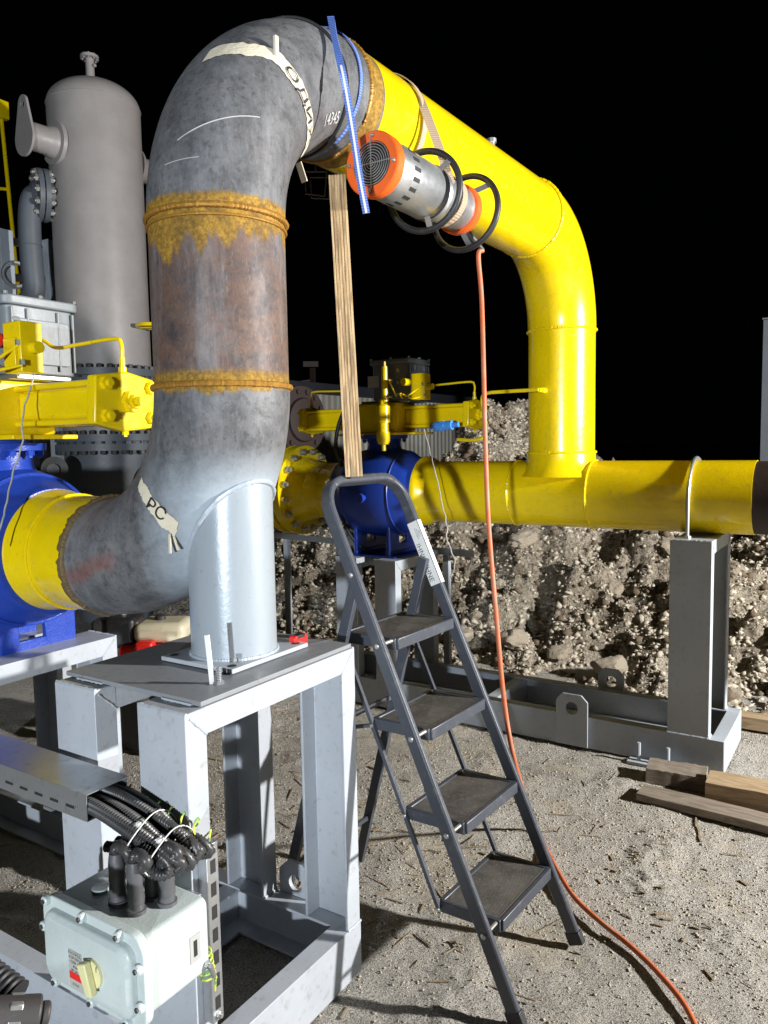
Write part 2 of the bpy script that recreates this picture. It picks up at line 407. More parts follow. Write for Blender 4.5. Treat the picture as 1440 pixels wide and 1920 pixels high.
def spline(pts, n=40):
    """Catmull-Rom through points"""
    P = [Vector(p) for p in pts]; P = [P[0] * 2 - P[1]] + P + [P[-1] * 2 - P[-2]]; out = []
    for i in range(1, len(P) - 2):
        a, b, c, d = P[i - 1:i + 3]; k = max(2, n // (len(P) - 3))
        for j in range(k):
            t = j / k; out.append(.5 * ((2 * b) + (c - a) * t + (2 * a - 5 * b + 4 * c - d) * t * t + (3 * b - a - 3 * c + d) * t ** 3))
    out.append(P[-2]); return out

def text_geo(txt, size, extrude=0):
    cu = bpy.data.curves.new('t', 'FONT'); cu.body = txt; cu.size = size; cu.extrude = extrude; cu.align_x = 'CENTER'; cu.align_y = 'CENTER'; cu.resolution_u = 3
    o = bpy.data.objects.new('t', cu); COL.objects.link(o); dg = bpy.context.evaluated_depsgraph_get(); dg.update()
    me = bpy.data.meshes.new_from_object(o.evaluated_get(dg)); vs = [v.co.copy() for v in me.vertices]; fs = [tuple(p.vertices) for p in me.polygons]
    bpy.data.objects.remove(o); bpy.data.meshes.remove(me); return vs, fs
def text_on(mb, txt, size, fn):
    vs, fs = text_geo(txt, size); mb.add([fn(p.x, p.y) for p in vs], fs); return mb

def channel(mb, p, q, web, side, h, b, t=.008):
    """C section from p to q; p,q at the middle of the web's outer face; web = outward normal of the web, side = section height direction"""
    p, q = Vector(p), Vector(q); w, sd = Vector(web), Vector(side)
    poly = [(0, -h / 2), (0, h / 2), (-b, h / 2), (-b, h / 2 - t), (-t, h / 2 - t * 1.4), (-t, -h / 2 + t * 1.4), (-b, -h / 2 + t), (-b, -h / 2)]
    return mb.prism(poly, p, w, sd, q - p)
# ------------------------------------------------------------ ground
def heightfield(name, us, vs, fn, mat):
    nu, nv = len(us), len(vs); c, s = math.cos(ANG), math.sin(ANG)
    co = np.zeros((nu * nv, 3), dtype=np.float32); k = 0
    for u in us:
        for v in vs:
            co[k] = (u, v, fn(u, v)); k += 1
    i = np.arange(nu - 1)[:, None] * nv + np.arange(nv - 1)[None, :]
    q = np.stack([i, i + nv, i + nv + 1, i + 1], -1).reshape(-1, 4)
    me = bpy.data.meshes.new(name); me.vertices.add(len(co)); me.vertices.foreach_set('co', co.ravel())
    me.loops.add(q.size); me.loops.foreach_set('vertex_index', q.ravel().astype(np.int32))
    me.polygons.add(len(q)); me.polygons.foreach_set('loop_start', np.arange(0, q.size, 4, dtype=np.int32))
    me.polygons.foreach_set('loop_total', np.full(len(q), 4, dtype=np.int32)); me.update(); me.validate()
    me.materials.append(M[mat]); me.shade_smooth()
    o = bpy.data.objects.new(name, me); COL.objects.link(o); o.location = (AX, AY, 0); o.rotation_euler = (0, 0, ANG); return o
def axis_grid(a, b, step, far):
    g = list(np.arange(a, b, step)); st = step; x = b
    while x < far: g.append(x); st *= 1.25; x += st
    st = step; x = a - step
    while x > -far: g.insert(0, x); st *= 1.25; x -= st
    return g
def gh(u, v):
    if abs(u) > 12 or abs(v) > 12: return -.01
    p = V(u, v, 0)
    return noise.fractal(p * 1.3, 1, 2, 4) * .012 + noise.fractal(p * 7, .8, 2, 4) * .006 + max(0, noise.noise(p * 3.1 + V(5, 2, 0)) - .25) * .03 * (1 + noise.noise(p * 24)) - .014
g = heightfield('ground', axis_grid(-1.6, 3.6, .016, 300), axis_grid(-2.4, 2.6, .016, 300), gh, 'ground'); tag(g, None, None, kind='structure')

def sst(x): x = min(1, max(0, x)); return x * x * (3 - 2 * x)
def pileH(v):
    pts = [(-9, .3), (-3, .6), (-1.6, .68), (-.6, .80), (.2, 1.02), (.7, 1.2), (1.05, 1.42), (1.75, 1.9), (2.05, 1.4), (2.45, .95), (3.2, .9), (6, .8), (9, .3)]
    for (a, x), (b, y) in zip(pts, pts[1:]):
        if a <= v < b: return x + (y - x) * sst((v - a) / (b - a))
    return .3
def ph(u, v):
    toe = 3.35 + .18 * noise.noise(V(0, v * 1.1, 3)) - .1 * (v < -1)
    up = sst((u - toe + .1) / 1.9); dn = sst((9.0 - u) / 2.6); h = pileH(v) * up * dn
    p = V(u, v, 0); a = min(1, max(0, (u - toe + .15) / .5)) * dn
    f = noise.fractal(p * 1.2, .9, 2.1, 4) * .2 + noise.fractal(p * 4.2 + V(9, 1, 2), .7, 2.1, 5) * .15
    for pu, pv, pd, pw in ((4.54, .36, -.26, .19), (4.35, .15, -.15, .14), (3.95, .75, -.2, .17), (3.75, .1, -.14, .15), (4.6, .75, .16, .16), (4.1, -.55, .10, .2), (3.6, .75, .12, .10), (3.55, -.05, .10, .09), (3.7, .45, .09, .09), (4.1, -1.2, .14, .2), (3.9, 1.5, -.2, .2)):
        f += pd * math.exp(-((u - pu) ** 2 + (v - pv) ** 2) / (pw * pw)) * 1.2
    ce = noise.voronoi(p * 4.2)[0]; f += (.5 - min(ce[0], .5)) * .13
    ce = noise.voronoi(p * 13 + V(2, 5, 1))[0]; f += (.5 - min(ce[0], .5)) * .05
    return h + a * (f - .02) - .03 * (1 - a)
pile = heightfield('gravel_mound', list(np.arange(3.1, 6.6, .024)) + list(np.arange(6.6, 9.3, .09)), list(np.arange(-4.5, 5.0, .026)), ph, 'gravel')
tag(pile, None, None, kind='structure')

ICO = None
def ico():
    bm = bmesh.new(); bmesh.ops.create_icosphere(bm, subdivisions=1, radius=1); v = [x.co.copy() for x in bm.verts]; f = [tuple(q.index for q in p.verts) for p in bm.faces]; bm.free(); return v, f
IV, IF = ico()
def stones(n, place, smin, smax, name, mat, flat=.7):
    mb = MB()
    for _ in range(n):
        p = place(); s = smin * (smax / smin) ** (random.random() ** 2.2); q = Matrix.Rotation(random.uniform(0, 6.3), 3, (random.random() - .5, random.random() - .5, random.random() - .5 + .01))
        sc = V(random.uniform(.7, 1.4), random.uniform(.6, 1.1), random.uniform(.5, 1) * flat)
        o = len(mb.v)
        for v in IV:
            w = v * (1 + random.uniform(-.22, .22)); mb.v.append(q @ V(w.x * sc.x, w.y * sc.y, w.z * sc.z) * s + p)
        mb.f += [(a + o, b + o, c + o) for a, b, c in IF]
    me = mb.build(name, mat, sharp=10); return me
def pl_pile():
    while True:
        u = random.uniform(3.25, 6.0) ; v = random.uniform(-3.6, 3.6)
        if random.random() < 1.15 - (u - 3.2) * .3: return V(u, v, ph(u, v) + .004)
def pl_ground():
    while True:
        u = random.uniform(-1.2, 3.5); v = random.uniform(-2.0, 2.4)
        return V(u, v, gh(u, v) + .001)
def scatter(n, us, vs, hf, smin, smax, name, mat, pw=3.0, dens=None):
    rng = np.random.RandomState(n); u = rng.uniform(us[0], us[1], n); v = rng.uniform(vs[0], vs[1], n)
    if dens is not None: k = rng.rand(n) < dens(u, v); u, v = u[k], v[k]
    n = len(u); z = np.array([hf(a, b) for a, b in zip(u, v)]); s = smin * (smax / smin) ** (rng.rand(n) ** pw)
    base = np.array([(1, 0, 0), (-1, 0, 0), (0, 1, 0), (0, -1, 0), (0, 0, 1), (0, 0, -1)], float)
    P = base[None] * (1 + rng.uniform(-.35, .35, (n, 6, 3))) + rng.uniform(-.28, .28, (n, 6, 3)); P[:, :, 0] *= rng.uniform(.8, 1.5, (n, 1)); P[:, :, 2] *= rng.uniform(.5, .95, (n, 1))
    a = rng.uniform(0, 6.28, n); ca, sa = np.cos(a)[:, None], np.sin(a)[:, None]; b = rng.uniform(-.7, .7, n); cb, sb = np.cos(b)[:, None], np.sin(b)[:, None]
    x, y, zz = P[:, :, 0], P[:, :, 1], P[:, :, 2]; x, zz = x * cb - zz * sb, x * sb + zz * cb; x, y = x * ca - y * sa, x * sa + y * ca
    co = np.stack([x * s[:, None] + u[:, None], y * s[:, None] + v[:, None], zz * s[:, None] + (z + s * .25)[:, None]], -1).reshape(-1, 3).astype(np.float32)
    F = np.array([(0, 2, 4), (2, 1, 4), (1, 3, 4), (3, 0, 4), (2, 0, 5), (1, 2, 5), (3, 1, 5), (0, 3, 5)]); q = (F[None] + 6 * np.arange(n)[:, None, None]).reshape(-1, 3)
    me = bpy.data.meshes.new(name); me.vertices.add(len(co)); me.vertices.foreach_set('co', co.ravel()); me.loops.add(q.size); me.loops.foreach_set('vertex_index', q.ravel().astype(np.int32))
    me.polygons.add(len(q)); me.polygons.foreach_set('loop_start', np.arange(0, q.size, 3, dtype=np.int32)); me.polygons.foreach_set('loop_total', np.full(len(q), 3, dtype=np.int32)); me.update()
    me.materials.append(M[mat]); o = bpy.data.objects.new(name, me); COL.objects.link(o); o.location = (AX, AY, 0); o.rotation_euler = (0, 0, ANG); return o
clump = lambda k, t: np.vectorize(lambda a, b: 1.0 if noise.noise(V(a * k, b * k, 4)) > t else .5)
tag(scatter(60000, (3.25, 6.3), (-3.8, 3.8), ph, .006, .032, 'gravel_stones', 'stone', 2.4, clump(1.7, -.12)), 'small pale stones covering the floodlit spoil mound', 'gravel', kind='stuff')
tag(scatter(3500, (3.25, 6.0), (-3.8, 3.8), ph, .012, .05, 'dark_clods', 'loam', 2.0), 'dark earth clods mixed into the gravel of the spoil mound', 'earth clods', kind='stuff')
tag(scatter(150000, (-1.3, 3.3), (-2.1, 2.3), gh, .0014, .0058, 'ground_grit', 'stone', 2.6, clump(1.1, -.15)), 'fine grit and pebbles scattered over the sandy ground', 'grit', kind='stuff')
# splinters and twigs
mb = MB()
for _ in range(520):
    p = pl_ground() if random.random() < .45 else V(random.gauss(.75, .4), random.gauss(.55, .45), 0)
    p.z = gh(p.x, p.y) + .004; a = random.uniform(0, 6.3); L = random.uniform(.02, .12) * (1 if random.random() < .85 else 1.8)
    d = V(math.cos(a), math.sin(a), random.uniform(-.05, .12)); w = random.uniform(.002, .007)
    mb.bar(p - d * L / 2, p + d * L / 2, w, w * .6)
tag(mb.build('wood_splinters', 'twig'), 'pale wood splinters and twigs strewn on the ground under the frames', 'debris', kind='stuff')
mb = MB()
for k_ in range(55):
    p = pl_ground() if k_ < 25 else V(random.gauss(1.15, .35), random.gauss(-.75, .3), 0); p.z = gh(p.x, p.y); a = random.uniform(0, 6.3); L = random.uniform(.015, .05); d = V(math.cos(a), math.sin(a), .02); p.z += .004
    mb.bar(p - d * L / 2, p + d * L / 2, random.uniform(.004, .014), .004)
tag(mb.build('wood_chips', 'twig'), 'flat dark wood chips lying on the sandy ground', 'debris', kind='stuff')
# larger rocks on the mound: individuals
bm = bmesh.new(); bmesh.ops.create_icosphere(bm, subdivisions=4, radius=1)
protos = []
for k in range(5):
    me = bpy.data.meshes.new('rock'); b2 = bm.copy()
    for v in b2.verts:
        n = v.co.normalized(); f = 1 + .35 * noise.noise(n * 1.3 + V(k * 7, 0, 0)) + .14 * noise.noise(n * 3.5 + V(k * 5, 3, 0))
        for pl in range(7):
            random.seed(k * 31 + pl); pn = V(random.gauss(0, 1), random.gauss(0, 1), random.gauss(0, 1)).normalized()
            if n.dot(pn) * f > .78: f *= .78 / (n.dot(pn) * f)
        f *= 1 + .07 * noise.fractal(n * 5 + V(k, 0, 2), .8, 2.1, 4); v.co = n * f; v.co.z *= .75
    b2.to_mesh(me); b2.free(); me.materials.append(M['rock']); me.shade_smooth(); me.set_sharp_from_angle(angle=R(32)); protos.append(me)
bm.free(); random.seed(11)
RL = ['pale angular rock half buried low on the gravel mound', 'sandy rock resting at the foot of the gravel mound beside the skid', 'lumpy tan rock on the slope of the gravel mound', 'small chunk of rock near the crest of the gravel mound']
big = [(3.62, .72, .11), (3.52, -.02, .10), (3.68, .42, .085), (3.58, 1.15, .12), (4.3, .95, .12), (4.6, -.15, .09), (4.0, -1.05, .13), (4.5, -1.25, .11), (3.5, -.75, .08), (4.25, .2, .09)]
for k in range(46):
    u = 3.3 + random.random() ** 1.6 * 2.2; v = random.uniform(-3.0, 2.6); s = random.uniform(.025, .07) * (1.6 if random.random() < .15 else 1)
    if k < len(big): u, v, s = big[k]
    o = bpy.data.objects.new('rock', protos[k % 5]); COL.objects.link(o); c, q = math.cos(ANG), math.sin(ANG); z = ph(u, v) + s * .25
    o.location = (AX + u * c - v * q, AY + u * q + v * c, z); o.rotation_euler = (random.uniform(-.4, .4), random.uniform(-.4, .4), random.uniform(0, 6)); o.scale = (s * random.uniform(.9, 1.4), s, s * random.uniform(.7, 1))
    tag(o, 'rough sandy rock lying among the gravel of the floodlit mound', 'rock', 'rocks strewn over the gravel mound')

# ------------------------------------------------------------ main pipeline
Rb, pr = .49, .182; U0, V0, ZT, ZL, UH, ZH = .005, .03, 2.685, 1.27, 2.58, 1.31
pipe = root('pipeline', 'large bypass pipe with bare grey elbows at left and glossy yellow pipe at right', 'pipeline', (0, 0, 0))
def upc(th, off=0): return V(U0 + Rb * (1 - math.cos(th)), V0, ZT - Rb + Rb * math.sin(th))
def upS(th, ph_, off=0, r=pr):
    n = V(-math.cos(th), 0, math.sin(th)); return upc(th) + ((r + off) * (math.cos(ph_) * n + math.sin(ph_) * V(0, -1, 0)))
def loc_(th): return V(U0, V0 + Rb * (1 - math.cos(th)), ZL + Rb - Rb * math.sin(th))
def loS(th, ph_, off=0, r=pr):
    n = V(0, -math.cos(th), -math.sin(th)); return loc_(th) + ((r + off) * (math.cos(ph_) * n + math.sin(ph_) * V(-1, 0, 0)))
NA = 36
MB().tube([upc(R(90) * i / NA) for i in range(NA + 1)], pr, 72).build('upper_elbow', 'elbow_up', pipe)
MB().tube([V(U0, V0, z) for z in np.linspace(ZL + Rb, ZT - Rb, 12)], pr - .002, 72).build('riser_pipe', 'spool', pipe)
MB().tube([loc_(R(90) * i / NA) for i in range(NA + 1)], pr, 72).build('lower_elbow', 'elbow_low', pipe)
def vtop(u): return V0 * (1 - (u - Rb) / (UH - Rb))
UE = UH - Rb
MB().tube([V(u, vtop(u), ZT) for u in np.linspace(U0 + Rb, .575, 6)], pr - .001, 72).build('rusty_pipe_end', 'ringpipe', pipe)
MB().tube([V(u, vtop(u), ZT) for u in np.linspace(.575, UE, 24)], pr, 72).build('crossover_pipe', 'yellow', pipe)
MB().tube([V(UE + Rb * math.sin(t), 0, ZT - Rb + Rb * math.cos(t)) for t in np.linspace(0, math.pi / 2, NA)], pr, 72).build('down_elbow', 'yellow', pipe)
MB().tube([V(UH, 0, z) for z in np.linspace(1.50, ZT - Rb, 12)], pr - .003, 72).build('down_pipe', 'yellow', pipe)
MB().lathe([(0, .23), (.03, .205), (.06, .191), (.1, .184), (.13, .183)], (UH, 0, ZH + .10), (0, 0, 1), 72).build('tee_collar', 'yellow', pipe)
MB().tube([V(UH, v, ZH) for v in np.linspace(-.985, .86, 30)], pr, 72).build('header_pipe', 'yellow', pipe)
MB().tube([V(UH, v, ZH) for v in np.linspace(-2.6, -.985, 6)], pr - .004, 64).build('bare_pipe_end', 'brown', pipe)
def seam(c, ax, mat, r=.006, R_=pr, amp=.16): MB().ring(c, ax, R_, r, 320, 8, amp).build('weld_seam', mat, pipe)
seam((U0, V0, ZT - Rb), (0, 0, 1), 'weldrust', .008, pr + .001); seam((U0, V0, ZL + Rb), (0, 0, 1), 'weldrust', .008, pr + .001)
seam((U0, V0, ZT - Rb - .022), (0, 0, 1), 'weldrust', .004, pr)
seam((U0, V0 + Rb, ZL), (0, 1, 0), 'welddark', .008, pr + .001); seam((U0 + Rb, V0, ZT), (1, 0, 0), 'weldrust', .007, pr + .001)
for c, ax in (((UE, 0, ZT), (1, 0, 0)), ((UH, 0, ZT - Rb), (0, 0, 1)), ((UH, 0, 1.54), (0, 0, 1)), ((UH, -.19, ZH), (0, 1, 0)), ((UH, .25, ZH), (0, 1, 0))): seam(c, ax, 'yellow', .0065, pr + .001, .2)
# short dark rusty weld zone and yellow stub leading to the left valve
MB().tube([V(U0, v, ZL) for v in np.linspace(V0 + Rb, V0 + Rb + .045, 4)], pr - .0005, 72).build('weld_zone', 'welddark', pipe)
MB().tube([V(U0, v, ZL) for v in np.linspace(V0 + Rb + .045, .80, 8)], [pr, pr, pr, pr, pr + .001, pr + .004, pr + .012, pr + .018], 72).build('yellow_stub', 'yellow', pipe)
seam((U0, .70, ZL), (0, 1, 0), 'yellow', .005, pr + .003)
# ragged paint edge
mb = MB(); n = 150; a0 = []
for k in range(n):
    a = 2 * math.pi * k / n; e = .012 + .03 * abs(noise.noise(V(math.cos(a) * 4, math.sin(a) * 4, 2))) + .008 * random.random()
    d = V(math.cos(a), 0, math.sin(a)); a0.append((V(U0, V0 + Rb + .05, ZL) + d * (pr + .0012), V(U0, V0 + Rb + .05 - e, ZL) + d * (pr + .0012)))
mb.add([p for q in a0 for p in q], [(2 * k, 2 * k + 1, (2 * k + 3) % (2 * n), (2 * k + 2) % (2 * n)) for k in range(n)]); mb.build('paint_edge', 'yellow', pipe)
# trunnion (dummy leg) with saddle weld and base plate
tr = .118; zc = ZL + Rb
MB().tube([V(0, .015, z) for z in (1.034, 1.2, 1.4, 1.62)], tr, 64).build('trunnion_leg', 'trunnion', pipe)
pts = []
for k in range(90):
    a = 2 * math.pi * k / 90; u, v = tr * math.cos(a), .015 + tr * math.sin(a); vc = V0 + Rb
    rho = Rb + math.sqrt(pr * pr - (u - U0) ** 2); zz = zc - math.sqrt(max(rho * rho - (v - vc) ** 2, 0)); pts.append(V(u * 1.02, .015 + (v - .015) * 1.02, zz))
MB().tube(pts, [.007 * random.uniform(.8, 1.25) for _ in pts], 8, closed=True).build('saddle_weld', 'weldblue', pipe)
seam((0, .015, 1.036), (0, 0, 1), 'weldblue', .006, tr)
mb = MB(); mb.box((-.145, -.115, 1.0215), (.165, .15, 1.034)); mb.build('base_plate', 'steel', pipe, .002)
mb = MB()
for c in ((-.12, -.09), (.14, -.09), (.14, .125), (-.12, .125)): mb.lathe([(0, .012), (.0006, .012)], (c[0], c[1], 1.0342), (0, 0, 1), 20)
mb.build('bolt_hole', 'ink', pipe)
# small spigot on top of the crossover
p0 = V(1.62, -.03, ZT + pr - .01); MB().lathe([(0, .016), (.03, .016), (.03, .022), (.045, .022), (.05, .01)], p0, (0, 0, 1), 20).build('plug', 'galv', pipe)
mb = MB(); q = V(UH - pr + .005, .03, 1.87); mb.cyl(q, q - V(.05, 0, 0), .016, 16); mb.cyl(q - V(.05, 0, 0), q - V(.085, 0, 0), .011, 6); mb.build('branch_fitting', 'yellow', pipe)
# chalk marks
def on_up(x, y, th0, ph0): return upS(th0 + x / (Rb + .1), ph0 - y / pr, .0022)
mb = MB(); text_on(mb, '14345', .05, lambda x, y: on_up(x, y, R(65), R(126))); mb.build('chalk_number', 'chalk', pipe)
mb = MB(); mb.tube([upS(R(a), R(b), .0002) for a, b in zip(np.linspace(14, 25, 24), np.linspace(10, 70, 24))], .0013, 5); mb.tube([upS(R(9 + i * .1), R(b), .0008) for i, b in enumerate(np.linspace(0, 30, 12))], .001, 5)
mb.build('chalk_line', 'chalk', pipe)

# masking tape strips
def strip(fn, n, lo, hi, jag=0):
    mb = MB(); vs = []
    for i in range(n + 1):
        t = i / n; a, b = lo(t), hi(t); m = 5
        for j in range(m + 1): vs.append(fn(t, a + (b - a) * j / m))
    fs = [(i * 6 + j, i * 6 + j + 1, (i + 1) * 6 + j + 1, (i + 1) * 6 + j) for i in range(n) for j in range(5)]
    return mb.add(vs, fs)
def th_up(t): return 38 + 8 * min(1, t * 3) - 3 * max(0, t - .75)
wob = lambda t, s: .8 * noise.noise(V(t * 6, s, 0)) + .5 * noise.noise(V(t * 30, s, 1))
mb = strip(lambda t, w: upS(R(th_up(t) + w), R(8 + 148 * t), .0018 + .002 * abs(noise.noise(V(t * 18, w * .5, 4)))), 90, lambda t: -2.6 - .5 * (t < .25) + wob(t, 0), lambda t: 1.9 + wob(t, 5))
tag(mb.build('masking_tape', 'tape'), 'long strip of cream masking tape with handwritten letters round the upper grey elbow', 'tape')
up_t = bpy.context.scene.objects['masking_tape']
mb = MB(); q = upS(R(46), R(57), .004); mb.box(q - V(.006, .004, .005), q + V(.006, .004, .045)); mb.build('tape_tail', 'tape', up_t); mb = MB(); q = upS(R(43), R(155), .006); mb.bar(q, q + V(.02, -.005, -.05), .022, .003, (0, 1, .2)); mb.build('tape_tail', 'tape', up_t)
mb = MB(); text_on(mb, 'ОДИХ', .040, lambda x, y: upS(R(45.2) + y / (Rb + .06), R(100) + x * 1.7 / pr, .0055)); mb.build('lettering', 'ink', up_t)
mb = strip(lambda t, w: loS(R(36 + 3.5 * t + w), R(112 - 56 * t), .002 + .002 * abs(noise.noise(V(t * 14, w, 2)))), 50, lambda t: -2.2 + wob(t, 1) + (2 if t > .97 else 0), lambda t: 2.2 + wob(t, 7) - (2 if t < .02 else 0))
lt = tag(mb.build('masking_tape', 'tape'), 'short torn strip of pale tape with two letters on the lower grey elbow', 'tape')
mb = MB(); text_on(mb, 'РС', .050, lambda x, y: loS(R(37.9) - y / (Rb + .05), R(80) - x / pr, .006)); mb.build('lettering', 'ink', lt)
mb = MB(); q = loS(R(41.5), R(60), .004); mb.bar(q, q + V(-.01, -.01, -.05), .008, .002, (0, 1, 0)); mb.build('tape_tail', 'tape', lt); mb = MB(); q = loS(R(41.5), R(56), .004); mb.bar(q, q + V(0, -.014, -.035), .008, .002, (0, 1, 0)); mb.build('tape_tail', 'tape', lt)

# black cord, blue sling, tan sling, heater
mb = MB(); mb.tube([upS(R(70 + 4 * math.sin(a)), a, .004) for a in np.linspace(0, 2 * math.pi, 80)[:-1]], .0045, 8, closed=True)
tag(mb.build('rubber_cord', 'black'), 'thin black cord looped round the grey upper elbow', 'cord')
def band(mb, ctr, axis, r, w, t=.002, n=72, a0=0, a1=2 * math.pi, tilt=0):
    """flat webbing loop around a pipe lying along u"""
    vs = []; N = n
    for k in range(N + 1):
        a = a0 + (a1 - a0) * k / N
        for du, dr in ((-w / 2, 0), (w / 2, 0), (w / 2, t), (-w / 2, t)):
            vs.append(V(ctr[0] + du + tilt * math.sin(a), ctr[1] - (r + dr) * math.cos(a), ctr[2] + (r + dr) * math.sin(a)))
    fs = [(k * 4 + j, k * 4 + (j + 1) % 4, (k + 1) * 4 + (j + 1) % 4, (k + 1) * 4 + j) for k in range(N) for j in range(4)]
    return mb.add(vs, fs)
def ribbon(mb, pts, w, t, side):
    P = [Vector(p) for p in pts]; vs = []
    for i, p in enumerate(P):
        d = (P[min(i + 1, len(P) - 1)] - P[max(i - 1, 0)]).normalized(); s = Vector(side(i / (len(P) - 1)) if callable(side) else side); s = (s - s.dot(d) * d).normalized(); n = d.cross(s)
        vs += [p + s * w / 2 + n * t / 2, p - s * w / 2 + n * t / 2, p - s * w / 2 - n * t / 2, p + s * w / 2 - n * t / 2]
    fs = [(i * 4 + j, i * 4 + (j + 1) % 4, (i + 1) * 4 + (j + 1) % 4, (i + 1) * 4 + j) for i in range(len(P) - 1) for j in range(4)] + [(3, 2, 1, 0), tuple(range(len(P) * 4 - 4, len(P) * 4))]
    return mb.add(vs, fs)
sl = root('blue_sling', 'blue strap round the pipe, its striped tail hanging across the heater grille', 'strap', (.43, -.2, 2.5))
mb = MB(); band(mb, (.435, V0, ZT), None, pr + .003, .012, .003); mb.build('loop', 'blueweb', sl)
rr = rt.copy(); side_cam = uvz(rr + Vector((AX, AY, 0))); nn = uvz(-fwd + Vector((AX, AY, 0)))
pts = spline([at(620, 31, 2.24), at(629, 80, 2.17), at(645, 150, 2.13), at(662, 250, 2.16), at(674, 330, 2.15), at(687, 400, 2.15)], 60)
mb = MB(); ribbon(mb, pts, .020, .002, lambda t: side_cam + nn * (.9 * math.sin(t * 9) * (t < .45))); mb.build('tail', 'blueweb', sl)
mb = MB(); nn = uvz(-fwd + Vector((AX, AY, 0))); ribbon(mb, [p + nn * .0025 for p in pts[len(pts) // 3:]], .006, .001, side_cam); mb.build('white_stripe', 'white', sl)

HC = V(0, -.19, 2.43)
def hp(u, dv=0, dz=0): return V(u, HC.y + dv, HC.z + dz)
ht = root('tubular_heater', 'round galvanised blower heater with orange end rings slung under the yellow pipe', 'heater', (.75, -.19, 2.33))
MB().lathe([(0, .083), (.012, .087), (.30, .087), (.31, .083), (.32, .083), (.325, .086), (.335, .086), (.34, .081), (.37, .079), (.44, .079), (.443, .082), (.447, .082), (.45, .077), (.54, .075)], hp(.455), (1, 0, 0), 64).build('housing', 'galv', ht)
def annulus(prof_r0, r1, u0, u1): return [(u0, prof_r0), (u0, r1 - .004), (u0 + .004, r1), (u1 - .004, r1), (u1, r1 - .004), (u1, prof_r0), (u0, prof_r0)]
MB().lathe(annulus(.065, .094, 0, .04), hp(.430), (1, 0, 0), 64, False).build('front_ring', 'orange', ht)
MB().lathe(annulus(.045, .086, 0, .035), hp(.975), (1, 0, 0), 64, False).build('rear_ring', 'orange', ht)
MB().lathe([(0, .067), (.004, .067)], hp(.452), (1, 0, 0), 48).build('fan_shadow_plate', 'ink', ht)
mb = MB()
for k in range(1, 9): mb.ring(hp(.428), (1, 0, 0), .0077 * k, .0012, 40, 6)
for a in (0, 90, 180, 270): mb.tube([hp(.427), hp(.427, .072 * math.cos(R(a)), .072 * math.sin(R(a)))], .0016, 6)
mb.build('grille', 'galv', ht)
for a in (5, 95, 185, 275):
    mb = MB(); q = hp(.429, .079 * math.cos(R(a)), .079 * math.sin(R(a))); mb.cyl(q, q - V(.006, 0, 0), .006, 12); mb.cyl(q - V(.006, 0, 0), q - V(.009, 0, 0), .003, 8); mb.build('screw', 'bolt', ht)
mb = MB()
for k in range(18):
    a = 2 * math.pi * k / 18; c, s_ = math.cos(a), math.sin(a); q = hp(.555, .0875 * c, .0875 * s_); tdir = V(0, -s_, c)
    mb.bar(q - V(.017, 0, 0), q + V(.017, 0, 0), .012, .0022, tdir)
mb.build('vent_slots', 'ink', ht)
MB().ring(hp(.745), (1, .10, .02), .126, .011, 64, 12).build('bumper_hoop', 'black', ht)
MB().ring(hp(1.045), (1, -.05, -.1), .132, .011, 64, 12).build('bumper_hoop', 'black', ht)
MB().ring(hp(.757), (1, 0, 0), .084, .006, 64, 10).build('clamp_band', 'black', ht)
for a in (20, 140, 260):
    c, s_ = math.cos(R(a)), math.sin(R(a)); mb = MB(); mb.bar(hp(.99, .078 * c, .078 * s_), hp(1.045, .13 * c, .13 * s_), .02, .004, (0, -s_, c)); mb.build('bracket', 'galv', ht)
    mb = MB(); mb.bar(hp(.735, .08 * c, .08 * s_), hp(.745, .124 * c, .124 * s_), .02, .004, (0, -s_, c)); mb.build('bracket', 'galv', ht)
mb = MB(); q = hp(1.01, -.02, -.075); mb.cyl(q, q + V(.05, -.02, -.035), .012, 16); mb.cyl(q + V(.05, -.02, -.035), q + V(.075, -.03, -.055), .008, 12); mb.build('cable_gland', 'dark', ht)

ts = root('tan_sling', 'tan webbing strap hanging the heater from the yellow pipe', 'strap', (.85, -.2, 2.5))
mb = MB(); band(mb, (.80, .02, ZT), None, pr + .003, .026, .003); mb.build('pipe_loop', 'strap', ts)
mb = MB(); ribbon(mb, spline([at(783, 176, 2.62), at(800, 215, 2.57), at(826, 285, 2.56), at(846, 345, 2.57)], 16), .028, .003, side_cam); mb.build('hanger', 'strap', ts)
mb = MB(); band(mb, (.875, HC.y, HC.z), None, .083, .034, .004, tilt=.015); mb.build('heater_loop', 'strap', ts)

# orange cable
q0 = hp(1.085, -.05, -.13); cab = [q0, at(897, 480, 2.82), at(903, 560, 2.86), at(907, 700, 2.84), at(910, 830, 2.82), at(916, 980, 2.78), at(930, 1150, 2.74), at(946, 1320, 2.72), at(968, 1440, 2.74), onz(1003, 1545, .02), onz(1040, 1622, .012), onz(1075, 1680, .010), onz(1125, 1728, .010), onz(1180, 1772, .010), onz(1235, 1825, .010), onz(1290, 1895, .010), onz(1325, 1990, .010), onz(1330, 2100, .01)]
tag(MB().tube(spline(cab, 160), .0085, 12).build('power_cable', 'cable'), 'orange rubber cable dropping from the heater and snaking over the ground', 'cable')

